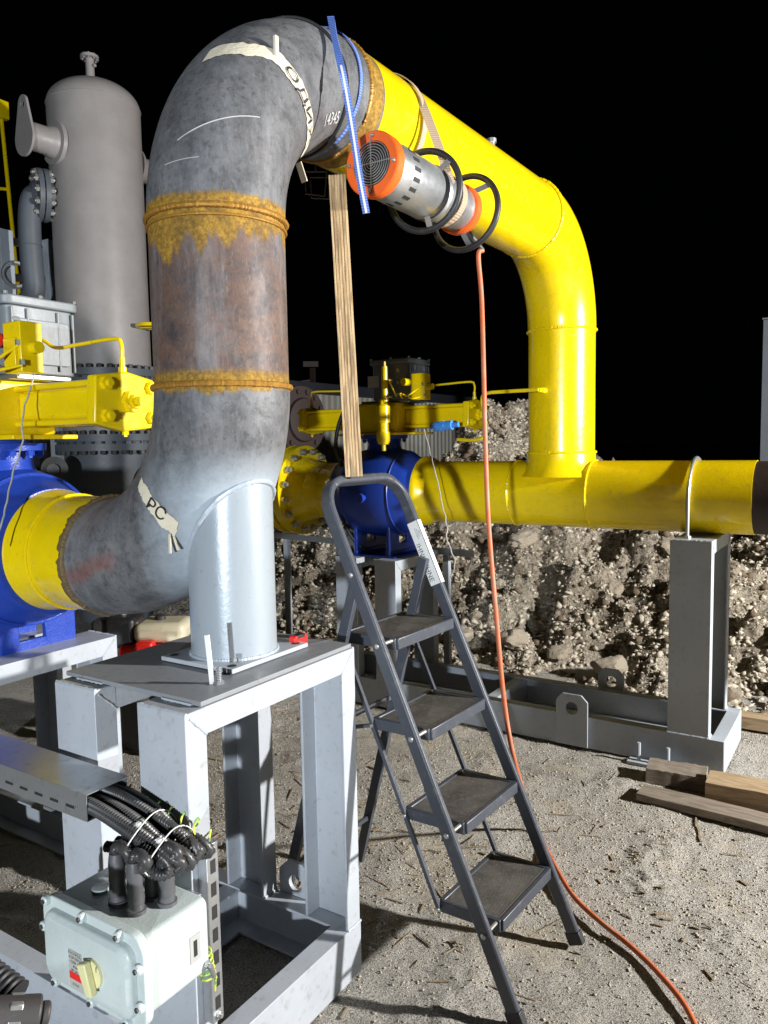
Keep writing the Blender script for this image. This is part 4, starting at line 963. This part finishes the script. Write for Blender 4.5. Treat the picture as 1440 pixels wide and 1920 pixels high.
# ------------------------------------------------------------ valves
def valve(u0, v0, zc, label, left):
    vr = root('ball_valve', label, 'valve', (u0, v0, zc - .39))
    P = lambda u, v, z: V(u0 + u, v0 + v, zc + z)
    sgn = -1
    prof = [(-.30, .188), (-.297, .208), (-.285, .212), (-.27, .214), (-.24, .222), (-.20, .240), (-.15, .262), (-.08, .279), (0, .285), (.08, .279), (.15, .262), (.20, .240), (.24, .222), (.27, .214), (.285, .212), (.297, .208), (.30, .188)]
    MB().lathe(prof, P(0, 0, 0), (0, 1, 0), 72).build('body', 'blue', vr)
    MB().ring(P(0, -.17, 0), (0, 1, 0), .256, .005, 90, 6).build('body_seam', 'blue', vr)
    MB().ring(P(0, .17, 0), (0, 1, 0), .256, .005, 90, 6).build('body_seam', 'blue', vr)
    MB().lathe([(0, .125), (.05, .105), (.10, .100), (.10, .148), (.125, .150), (.127, .112), (.135, .112)], P(0, 0, .235), (0, 0, 1), 48).build('neck', 'blue', vr)
    for k in range(12):
        a = 2 * math.pi * (k + .5) / 12; MB().nut(P(.130 * math.cos(a), .130 * math.sin(a), .334), (0, 0, -1), .013, .016, .008).build('neck_bolt', 'blue', vr)
    for s in (-1, 1):
        n = 16; hr = .255
        poly = [(-.17, -.39), (.17, -.39), (.17, -.20)] + [(hr * math.sin(t), -hr * math.cos(t)) for t in np.linspace(.75, -.75, n)] + [(-.17, -.20)]
        mb = MB()
        # two cheeks with a half-moon opening between them
        A = [(-.17, -.36), (-.17, -.17)] + [(-.2 * math.sin(t) , -.262 * math.cos(t)) for t in np.linspace(.85, .25, 7)] + [(-.05, -.33), (-.075, -.36)]
        B = [(-x, z) for x, z in A][::-1]
        mb.prism(A, P(0, .12 * s - .011, 0), (1, 0, 0), (0, 0, 1), (0, .022, 0)); mb.prism(B, P(0, .12 * s - .011, 0), (1, 0, 0), (0, 0, 1), (0, .022, 0))
        mb.box(P(-.17, .12 * s - .011, -.385), P(.17, .12 * s + .011, -.3605)); mb.box(P(-.074, .12 * s - .010, -.36), P(.074, .12 * s + .010, -.318)); mb.build('foot_plate', 'blue', vr, .003)
    mb = MB(); mb.box(P(-.19, -.18, -.3935), P(.19, .18, -.3855)); mb.build('base_pad', 'blue', vr, .002)
    MB().lathe([(0, .02), (.05, .02), (.05, .03), (.07, .03)], P(-.26, -.02, -.02), (-1, 0, 0), 16).build('drain_plug', 'blue', vr)
    # far spool and bolted flanges
    MB().tube([P(0, v, 0) for v in (.30, .33, .36, .55)], [.205, .192, pr, pr], 64).build('spool', 'yellow', vr)
    MB().ring(P(0, .43, 0), (0, 1, 0), pr, .005, 80, 6).build('weld_seam', 'yellow', vr)
    fl = MB().lathe([(0, pr), (.06, pr + .02), (.10, .215), (.115, .225), (.116, .300), (.175, .302), (.176, .2), (.20, .2), (.201, .302), (.262, .300), (.263, .22), (.36, pr)], P(0, .52, 0), (0, 1, 0), 72).build('flange', 'yellow', vr)
    for k in range(16):
        a = 2 * math.pi * (k + .5) / 16; q = P(.262 * math.cos(a), .635, .262 * math.sin(a)); mb = MB(); mb.nut(q, (0, -1, 0), .024, .026, .022, .013); mb.tube([q, q + V(0, .17, 0)], .013, 10); mb.build('flange_bolt', 'bolt', vr)
    MB().tube([P(0, .86, 0), P(0, 2.2, 0)], pr, 48).build('feed_pipe', 'yellow', vr)
    # actuator ---------------------------------------------------------
    za = .480 if left else .465
    def box(a, b, nm, mat='yellow', bv=.004, par=None): mb = MB(); mb.box(P(*a), P(*b)); return mb.build(nm, mat, par or vr, bv, 3)
    box((-.11, -.17, za - .093), (.11, .17, za + .088), 'gearbox', bv=.012)
    box((-.135, -.30, za - .109), (.10, .30, za - .094), 'bottom_flange')
    box((-.118, -.155, za - .07), (-.1105, -.03, za + .07), 'name_plate_boss')
    mb = MB(); mb.box(P(-.1195, -.13, za - .03), P(-.1183, -.06, za + .035)); mb.build('name_plate', 'lbl', vr)
    DU = .045
    for s in (-1, 1):
        oct_ = [(-.085, -.045), (-.05, -.078), (.05, -.078), (.085, -.045), (.085, .045), (.05, .078), (-.05, .078), (-.085, .045)]
        a, b = .1705, .590
        mb = MB(); mb.prism([(x * .86, y * .9) for x, y in oct_], P(DU, s * a, za), (1, 0, 0), (0, 0, 1), (0, s * (b - a), 0)); cy = mb.build('cylinder', 'yellow', vr, .008, 3)
        for x, y in ((-.079, .058), (-.079, -.058), (.079, .058), (.079, -.058)):
            MB().cyl(P(x + DU, s * a, za + y), P(x + DU, s * b, za + y), .0105, 12).build('tie_rod', 'yellow', cy)
        hexp = [(-.125, -.068), (-.02, -.092), (.10, -.080), (.118, -.04), (.118, .05), (.10, .072), (.0, .092), (-.115, .076)]
        mb = MB(); mb.prism(hexp, P(DU, s * b, za), (1, 0, 0), (0, 0, 1), (0, s * .04, 0)); ep = mb.build('end_plate', 'yellow', vr, .006, 3)
        for x, y in ((-.082, .052), (-.082, -.045), (.088, .045), (.088, -.048)):
            MB().nut(P(x + DU, s * (b + .04), za + y), (0, s, 0), .021, .016, .014, .011).build('end_nut', 'yellow', ep)
        mb = MB(); mb.nut(P(.01 + DU, s * (b + .04), za), (0, s, 0), .036, .02, 0); mb.nut(P(.01 + DU, s * (b + .06), za), (0, s, 0), .024, .014, .02, .015); mb.build('centre_nut', 'yellow', ep)
        # tubing from the end plate
        e = P(DU, s * (b + .02), za + .09)
        MB().tube([e, e + V(0, 0, .016), e + V(0, 0, .0161), e + V(0, 0, .045)], [.013, .013, .009, .009], 12).build('tube_fitting', 'yellow', ep)
        mb = MB(); mb.tube(spline([e + V(0, 0, .03), e + V(0, 0, .085), e + V(-.003, -s * .03, .105), e + V(-.01, -s * .2, .100), e + V(-.02, -s * .30, .098), e + V(-.05, -s * .34, .125), e + V(-.10, -s * .44, .128)], 40), .0062, 10); mb.build('tubing', 'yellow', vr)
        MB().nut(P(DU, s * (b + .02), za - .09), (0, 0, -1), .010, .012, .006).build('drain_nut', 'yellow', ep)
    # control box on top
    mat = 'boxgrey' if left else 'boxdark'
    bz = za + .105; YB = -.115
    box((-.06, -.11 + YB, za + .0885), (.14, .13, bz), 'mount_plate', 'bolt', .003)
    mb = MB(); mb.prism(rrect(-.10, .15, -.13 + YB, .14 + YB, .03), P(0, 0, bz), (1, 0, 0), (0, 1, 0), (0, 0, .215)); bx = mb.build('control_box', mat, vr, .004, 3)
    mb = MB(); mb.prism(rrect(-.115, .165, -.145 + YB, .155 + YB, .035), P(0, 0, bz + .2155), (1, 0, 0), (0, 1, 0), (0, 0, .030)); mb.build('lid', mat, bx, .006, 3)
    mb = MB(); mb.lathe([(0, .07), (.012, .066), (.02, .045), (.024, .0)], P(.02, YB, bz + .2455), (0, 0, 1), 40); mb.build('indicator_dome', mat, bx)
    for x, y in ((-.10, -.13), (-.10, 0), (-.10, .14), (.15, -.13), (.02, -.135), (.15, .14)):
        MB().nut(P(x, y + YB, bz + .2455), (0, 0, 1), .009, .009).build('lid_bolt', 'bolt', bx)
    mb = MB(); mb.prism(rrect(-.07, .12, .02, .165, .012), P(0, -.1305 + YB, bz + .01), (1, 0, 0), (0, 0, 1), (0, -.008, 0)); mb.build('side_panel', mat, bx, .003)
    for z in (.04, .17): MB().cyl(P(-.085, -.134 + YB, bz + z), P(-.06, -.134 + YB, bz + z), .008, 10).build('hinge_pin', mat, bx)
    for x in (-.085, -.03, .08, .135):
        mb = MB(); mb.box(P(x - .004, -.1395 + YB, bz + .012), P(x + .004, -.1305 + YB, bz + .208)); mb.build('housing_rib', mat, bx, .002)
    for z in (.03, .10, .175): MB().cyl(P(-.1005, -.06 + YB, bz + z), P(-.112, -.06 + YB, bz + z), .010, 12).build('housing_screw', 'bolt', bx)
    if not left:
        mb = MB(); mb.box(P(-.1015, -.03, bz + .08), P(-.1003, .05, bz + .15)); mb.build('data_label', 'lbl', bx)
    # manifold, valves, filter at the near side
    box((-.14, -.375, za + .095), (-.065, -.285, za + .25), 'solenoid_block', 'yellow', .004)
    box((-.15, -.36, za + .11), (-.1405, -.30, za + .20), 'solenoid_cover', 'yellow', .002)
    MB().cyl(P(-.10, -.376, za + .17), P(-.10, -.41, za + .17), .018, 16).build('solenoid_cap', 'yellow', vr)
    MB().cyl(P(-.14, -.27, za + .20), P(-.19, -.26, za + .20), .022, 16).build('relief_cap', 'red' if left else 'yellow', vr)
    mb = MB(); mb.lathe([(0, .014), (.035, .014), (.04, .032), (.065, .042), (.115, .042), (.116, .034), (.17, .034), (.171, .045), (.27, .045), (.28, .03), (.31, .02)], P(-.165, .03 if left else -.10, za - .205), (0, 0, 1), 28); mb.build('filter_bowl', 'yellow', vr)
    mb = MB(); mb.cyl(P(-.165, .06 if left else -.115, za + .085), P(-.165, .06 if left else -.115, za + .30), .020, 20); mb.cyl(P(-.165, .06 if left else -.115, za + .30), P(-.165, .06 if left else -.115, za + .33), .009, 12); mb.build('regulator_tube', 'yellow', vr)
    for k in range(5):
        random.seed(k + 3 + left); a = P(-.13, random.uniform(-.3, -.1), za + .12); b = P(-.14, random.uniform(-.42, -.05), za + random.uniform(.02, .26))
        MB().tube(spline([a, (a + b) / 2 + V(-.05, 0, random.uniform(-.03, .05)), b], 16), .005, 8).build('pilot_tube', 'yellow', vr)
        MB().nut(b, (0, 0, 1), .010, .016).build('pilot_nut', 'bolt', vr)
    return vr, P, za
random.seed(3)
vL, PL, za = valve(0.0, 1.10, 1.265, 'big blue ball valve with bright yellow actuator and light grey box at the left edge', True)
random.seed(5)
vR, PR, za = valve(UH, 1.16, 1.30, 'shaded blue ball valve with yellow actuator behind the ladder handle', False)
MB().ring(V(UH, .865, ZH), (0, 1, 0), pr + .008, .012, 90, 8).build('stub_weld', 'yellow', vR)
mb = MB(); mb.tube([V(UH, v, ZH) for v in (.775, .80, .825, .845, .858, .862)], [pr, pr + .010, pr + .024, pr + .030, pr + .030, pr + .024], 72); mb.build('stub_collar', 'yellow', vR)
# impulse line from yellow riser down to the actuator
mb = MB(); q = V(UH - pr - .08, .03, 1.87)
mb.tube(spline([q, q + V(0, .20, 0), q + V(.0, .30, -.005), q + V(0.02, .335, -.04), q + V(.05, .33, -.15), q + V(.06, .345, -.235), q + V(.07, .42, -.255), q + V(.09, .52, -.25)], 60), .0095, 12)
mb.build('impulse_line', 'yellow', vR)
mb = MB(); a = at(815, 800, 4.42); b = at(848, 797, 4.36); mb.cyl(a, b, .027, 20); mb.cyl(a.lerp(b, .35), a.lerp(b, .6), .031, 6); mb.cyl(b, b + (b - a) * .35, .014, 12); mb.cyl(a, a - (b - a) * .25, .012, 12); mb.build('blue_air_valve', 'bluelight', vR)
def seal(pts, name, label, r=.0028):
    P_ = spline(pts, 70); P_ = [p + V(0, .008 * noise.noise(p * 22), 0) + V(.004 * noise.noise(p * 30), 0, 0) for p in P_]
    return tag(MB().tube(P_, r, 8).build(name, 'lbl'), label, 'cord')
seal([at(60, 655, 2.55), at(64, 700, 2.5), at(52, 745, 2.45), at(42, 790, 2.42), at(44, 825, 2.42), at(26, 880, 2.4), at(14, 935, 2.36), at(2, 985, 2.32), at(-12, 1030, 2.3)], 'seal_cord', 'pale wavy seal cord hanging down in front of the left blue valve')
seal([at(796, 805, 4.4), at(806, 850, 4.4), at(812, 870, 4.35), at(836, 975, 4.2), at(838, 1010, 4.15), at(852, 1050, 4.1), at(845, 1085, 4.1)], 'seal_cord', 'thin white crinkled cord dangling beside the right blue valve')
mb = MB(); mb.tube(spline([at(647, 765, 4.9), at(634, 800, 4.9), at(630, 840, 4.9), at(641, 880, 4.9), at(640, 960, 4.9), at(662, 1010, 4.9), at(690, 1035, 4.9)], 50), .012, 10)
tag(mb.build('black_hose', 'black'), 'thin black hose curving down behind the wooden lath to the right valve', 'hose')

# ------------------------------------------------------------ vessel
tc = at(206, 830, 7.3); T = lambda du, dv, z: V(tc.x + du, tc.y + dv, z)
def cd(deg):  # direction in plan, degrees measured in world from +X
    a = R(deg) - ANG; return V(math.cos(a), math.sin(a), 0)
tk = root('pressure_vessel', 'tall domed grey pressure vessel with bolted flanges, behind the left valve', 'vessel', (tc.x, tc.y, 0))
Rv = .405; zt1 = 4.68
prof = [(2.26, Rv), (2.6, Rv), (3.6, Rv), (zt1, Rv)] + [(zt1 + .235 * math.sin(t), Rv * math.cos(t)) for t in np.linspace(.08, math.pi / 2 - .02, 14)]
MB().lathe([(z, r) for z, r in prof], T(0, 0, 0), (0, 0, 1), 80).build('shell', 'tank', tk)
MB().ring(T(0, 0, zt1), (0, 0, 1), Rv, .006, 90, 6).build('weld_seam', 'tank', tk)
for zf in (2.245, 1.66):
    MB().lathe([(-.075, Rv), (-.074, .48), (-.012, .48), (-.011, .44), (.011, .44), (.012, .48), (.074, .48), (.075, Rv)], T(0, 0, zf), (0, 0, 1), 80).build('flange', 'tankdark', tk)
    for k in range(32):
        a = 2 * math.pi * k / 32; c, s_ = math.cos(a), math.sin(a); mb = MB(); mb.tube([T(.452 * c, .452 * s_, zf - .11), T(.452 * c, .452 * s_, zf + .11)], .014, 8)
        mb.nut(T(.452 * c, .452 * s_, zf + .0745), (0, 0, 1), .028, .03); mb.nut(T(.452 * c, .452 * s_, zf - .0745), (0, 0, -1), .028, .03); mb.build('flange_bolt', 'dark', tk)
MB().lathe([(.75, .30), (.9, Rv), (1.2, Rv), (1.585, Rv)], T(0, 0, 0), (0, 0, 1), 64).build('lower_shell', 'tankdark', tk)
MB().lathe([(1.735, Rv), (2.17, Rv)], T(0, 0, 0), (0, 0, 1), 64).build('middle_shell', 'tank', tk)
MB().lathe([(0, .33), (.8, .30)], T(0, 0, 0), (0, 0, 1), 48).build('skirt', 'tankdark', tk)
MB().lathe([(0, .038), (.22, .038), (.22, .08), (.245, .08), (.246, .05)], T(-.02, 0, zt1 + .21), (0, 0, 1), 28).build('top_nozzle', 'tank', tk)
for k in range(8):
    a = 2 * math.pi * k / 8; q = T(-.02 + .062 * math.cos(a), .062 * math.sin(a), zt1 + .42); MB().tube([q, q + V(0, 0, .045)], .008, 6).build('nozzle_bolt', 'tank', tk)
q = T(-.02, 0, zt1 + .36); MB().cyl(q, q + cd(-30) * .07, .014, 10).build('small_spout', 'tank', tk)
for dirn in (cd(232), cd(52)):
    q = T(0, 0, 4.27) + dirn * (Rv - .02)
    MB().lathe([(0, .19), (.03, .18), (.035, .135), (.08, .125), (.10, .115), (.27, .115)], q, dirn, 40).build('lifting_trunnion', 'tank', tk)
    ax2 = dirn.cross(V(0, 0, 1)); c = q + dirn * .27
    out = [(.15 * math.sin(t), -.15 * math.cos(t) - .03) for t in np.linspace(-1.7, 1.7, 20)] + [(.07 * math.sin(t), .07 * math.cos(t) + .25) for t in np.linspace(1.2, -1.2, 12)]
    mb = MB(); holed(mb, out, (0, .24), .03, lambda x, y, d: c + ax2 * x + V(0, 0, y) + dirn * d, .022); mb.build('lug_plate', 'tank', tk, .004)
# side nozzle with flange and down pipe
dn = cd(212); q = T(0, 0, 3.93) + dn * (Rv - .03)
MB().lathe([(0, .13), (.05, .13), (.06, .225), (.10, .225), (.101, .19), (.11, .19), (.111, .225), (.15, .225), (.16, .13), (.20, .095)], q + V(0, 0, -.08), dn, 48).build('side_flange', 'tankdark', tk)
for k in range(12):
    a = 2 * math.pi * k / 12; x_ = dn.cross(V(0, 0, 1)); w = q + V(0, 0, -.08) + x_ * .19 * math.cos(a) + V(0, 0, .19 * math.sin(a)); mb = MB(); mb.tube([w + dn * .02, w + dn * .19], .016, 8); mb.nut(w + dn * .06, -dn, .03, .03); mb.nut(w + dn * .15, dn, .03, .03); mb.build('side_flange_bolt', 'bolt', tk)
s0 = q + V(0, 0, -.08) + dn * .06
pts = spline([s0, s0 + dn * .07, s0 + dn * .13 + V(0, 0, -.05), s0 + dn * .16 + V(0, 0, -.25), s0 + dn * .16 + V(0, 0, -.6), s0 + dn * .16 + V(0, 0, -.85), s0 + dn * .27 + V(0, 0, -1.02), s0 + dn * .36 + V(0, 0, -1.12), s0 + dn * .50 + V(0, 0, -1.15)], 60)
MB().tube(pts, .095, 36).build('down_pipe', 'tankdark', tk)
MB().ring(s0 + dn * .16 + V(0, 0, -.45), (0, 0, 1), .095, .005, 60, 6).build('pipe_seam', 'tankdark', tk)
mb = MB(); w = at(262, 611, 7.0); mb.tube([w, w + side_cam * .16], .022, 10); mb.ring(w + side_cam * .1, (0, 0, 1), .12, .018, 24, 8); mb.build('yellow_hand_lever', 'yellow', tk)
mb = MB(); w = at(105, 880, 6.6); mb.lathe([(0, .10), (.05, .11), (.06, .05), (.10, .05)], w, cd(-80), 24); mb.build('dark_fitting', 'dark', tk)
# vessel support columns (white edges left of the vessel)
cf = root('vessel_support_frame', 'pale steel columns and cross rail standing beside the vessel down pipe', 'support frame', at(60, 700, 7.6) * 1)
for x, w, d, y0 in ((4, .13, 7.2, 432), (92, .13, 7.7, 452)):
    a = at(x, y0, d); mb = MB(); mb.box(a - V(w / 2, w / 2, a.z), a + V(w / 2, w / 2, 0)); mb.build('column', 'skid', cf, .004)
mb = MB(); a, b = at(-20, 448, 7.3), at(95, 462, 7.75); mb.bar(a, b, .07, .05, (0, 0, 1)); mb.build('cross_rail', 'white', cf, .003)
mb = MB(); a, b = at(-20, 520, 7.3), at(95, 522, 7.75); mb.bar(a, b, .07, .05, (0, 0, 1)); mb.build('cross_rail', 'white', cf, .003)
mb = MB(); a = at(30, 515, 7.2); mb.ring(a, cd(-60), .11, .02, 32, 8); mb.build('pipe_clamp', 'galv', cf)
yp = root('yellow_vent_post', 'thin yellow post with a square cap rising at the left edge', 'post', at(20, 900, 8.6))
mb = MB(); mb.tube([at(3, 225, 8.6), at(30, 497, 8.6), at(70, 850, 8.6)], .022, 12); mb.build('pole', 'yellow', yp)
mb = MB(); a = at(0, 208, 8.6); mb.box(a - V(.08, .08, .095), a + V(.06, .08, .095)); mb.build('cap', 'yellow', yp, .005)
mb = MB(); mb.tube([at(-40, 350, 8.6), at(14, 355, 8.6)], .018, 10); mb.build('side_arm', 'yellow', yp)
# right column
mb = MB(); a = at(1436, 600, 7.5); mb.box(V(a.x - .02, a.y - .09, 0), V(a.x + .10, a.y + .02, a.z)); mb.box(V(a.x - .03, a.y - .10, a.z + .002), V(a.x + .11, a.y + .03, a.z + .02)); mb.build('steel_column', 'tankdark', None, .003)
tag(bpy.data.objects['steel_column'], 'pale square steel column rising at the right edge of the yard', 'column')

# ------------------------------------------------------------ cable ladder behind, generator, flange, container
g0, g1 = onz(500, 1005, .86), onz(885, 1042, .86)
ct2 = root('perforated_tray', 'narrow galvanised perforated tray running behind the right valve stand', 'cable tray', ((g0 + g1) / 2).to_tuple()[:2] + (.8,))
mb = MB(); mb.bar(g0, g1, .10, .004, V(.8, .6, 0)); mb.bar(g0 + V(-.05, -.04, .02), g1 + V(-.05, -.04, .02), .045, .003, (0, 0, 1)); mb.build('tray', 'galv', ct2)
for f_ in (.12, .5, .9):
    p_ = g0.lerp(g1, f_); mb = MB(); mb.box((p_.x - .02, p_.y - .02, 0), (p_.x + .02, p_.y + .02, .856)); mb.build('tray_leg', 'skid', ct2)

ge = root('petrol_engine', 'small petrol engine with a cream fuel tank and black air filter behind the support frame', 'engine', (onz(285, 1330, 0) * 1).to_tuple())
gc = at(278, 1180, 4.25)
def gb(name, c, sx, sy, sz, mat, bv): mb = MB(); x_ = side_cam; y_ = V(-x_.y, x_.x, 0).normalized(); x_ = V(x_.x, x_.y, 0).normalized(); mb.prism([(-sx, -sy), (sx, -sy), (sx, sy), (-sx, sy)], c - V(0, 0, sz), x_, y_, (0, 0, 2 * sz)); return mb.build(name, mat, ge, bv, 4)
X_ = V(side_cam.x, side_cam.y, 0).normalized()
ft_ = gb('fuel_tank', gc + X_ * .09 + V(0, 0, .0), .14, .12, .055, 'cream', .04)
MB().lathe([(0, .03), (.02, .03), (.025, .02)], gc + X_ * .07 + V(0, 0, .055), (0, 0, 1), 24).build('fuel_cap', 'dark', ft_)
gb('air_filter', gc - X_ * .13 + V(0, 0, .0), .085, .10, .085, 'black', .03)
MB().nut(gc - X_ * .13 + V(0, 0, .085), (0, 0, 1), .02, .012, .01).build('wing_nut', 'bolt', ge)
gb('fan_shroud', gc - X_ * .0 + V(0, 0, -.13), .13, .13, .07, 'red', .03); gb('exhaust_box', gc + X_ * .10 + V(-.16, .2, .01), .13, .06, .06, 'dark', .02)
gb('pull_starter', gc - X_ * .02 + V(-.10, -.12, -.06), .05, .04, .035, 'red', .02); gb('crankcase', gc + V(0, 0, -.27), .15, .15, .07, 'dark', .02)
mb = MB(); gz = gc.z - .34
for sx in (-1, 1):
    mb.box((gc.x + sx * .17 - .02, gc.y - .2, 0), (gc.x + sx * .17 + .02, gc.y + .2, max(gz, .02)))
mb.build('skid_base', 'dark', ge, .004)
fd = root('blind_flange', 'dark brown round flange standing behind the riser, left of the right valve', 'flange', at(548, 900, 6.3))
MB().lathe([(0, .27), (.03, .275), (.07, .275), (.075, .18), (.10, .17), (.11, .10)], at(556, 788, 6.3), cd(-38), 56).build('disc', 'brown', fd, .002)
for k in range(14):
    a = 2 * math.pi * k / 14; d_ = cd(-38); x_ = d_.cross(V(0, 0, 1)); w = at(556, 788, 6.3) + x_ * .23 * math.cos(a) + V(0, 0, .23 * math.sin(a)) + d_ * .07; MB().nut(w, d_, .022, .02).build('bolt', 'brown', fd)
MB().tube([at(556, 788, 6.3), at(556, 788, 6.3) - cd(-38) * .5, at(556, 788, 6.3) - cd(-38) * .8 + V(0, 0, -.2), at(556, 788, 6.3) - cd(-38) * .85 + V(0, 0, -1.8)], .16, 32).build('neck', 'brown', fd)

bd = root('corrugated_shed', 'low corrugated steel shed with a dark roof trim beyond the right valve', 'shed', (9.5, 6.2, 0))
vs = []; N = 300; u_a, u_b = 3.5, 14.0; prof = [0, 0, .035, .035]
pts = []
step = .16; k = 0; x = u_a
while x < u_b:
    pts += [(x, 0), (x + .05, 0), (x + .075, -.03), (x + .135, -.03)]; x += step
mb = MB(); vs = [V(a, 6.2 + b, .05) for a, b in pts] + [V(a, 6.2 + b, 2.42) for a, b in pts]; n = len(pts)
mb.add(vs, [(i, i + 1, i + 1 + n, i + n) for i in range(n - 1)]); mb.build('wall', 'siding', bd, sharp=20)
mb = MB(); mb.box((u_a - .05, 6.12, 2.421), (u_b + .05, 8.6, 2.60)); mb.build('roof', 'roofband', bd, .01)
mb = MB(); mb.box((u_a, 6.26, 0), (u_b, 8.5, 2.419)); mb.build('back_wall', 'roofband', bd)
mb = MB(); mb.box((7.0, 6.155, .1), (7.9, 6.168, 1.35)); mb.build('door', 'ink', bd)
sd2 = root('valve_mast', 'dim dark steel mast with a cross arm standing beyond the shed roof line', 'mast', at(580, 830, 13).to_tuple()[:2] + (0,))
a = at(586, 690, 13); mb = MB(); mb.bar(V(a.x, a.y, 0), a, .07, .07); mb.bar(a - side_cam * .15 + V(0, 0, .06), a + side_cam * .1 + V(0, 0, .06), .09, .12, (0, 0, 1)); mb.bar(a + V(0, 0, -.2), a - side_cam * .35 + V(0, 0, -.25), .03, .03); mb.build('mast', 'brown', sd2)
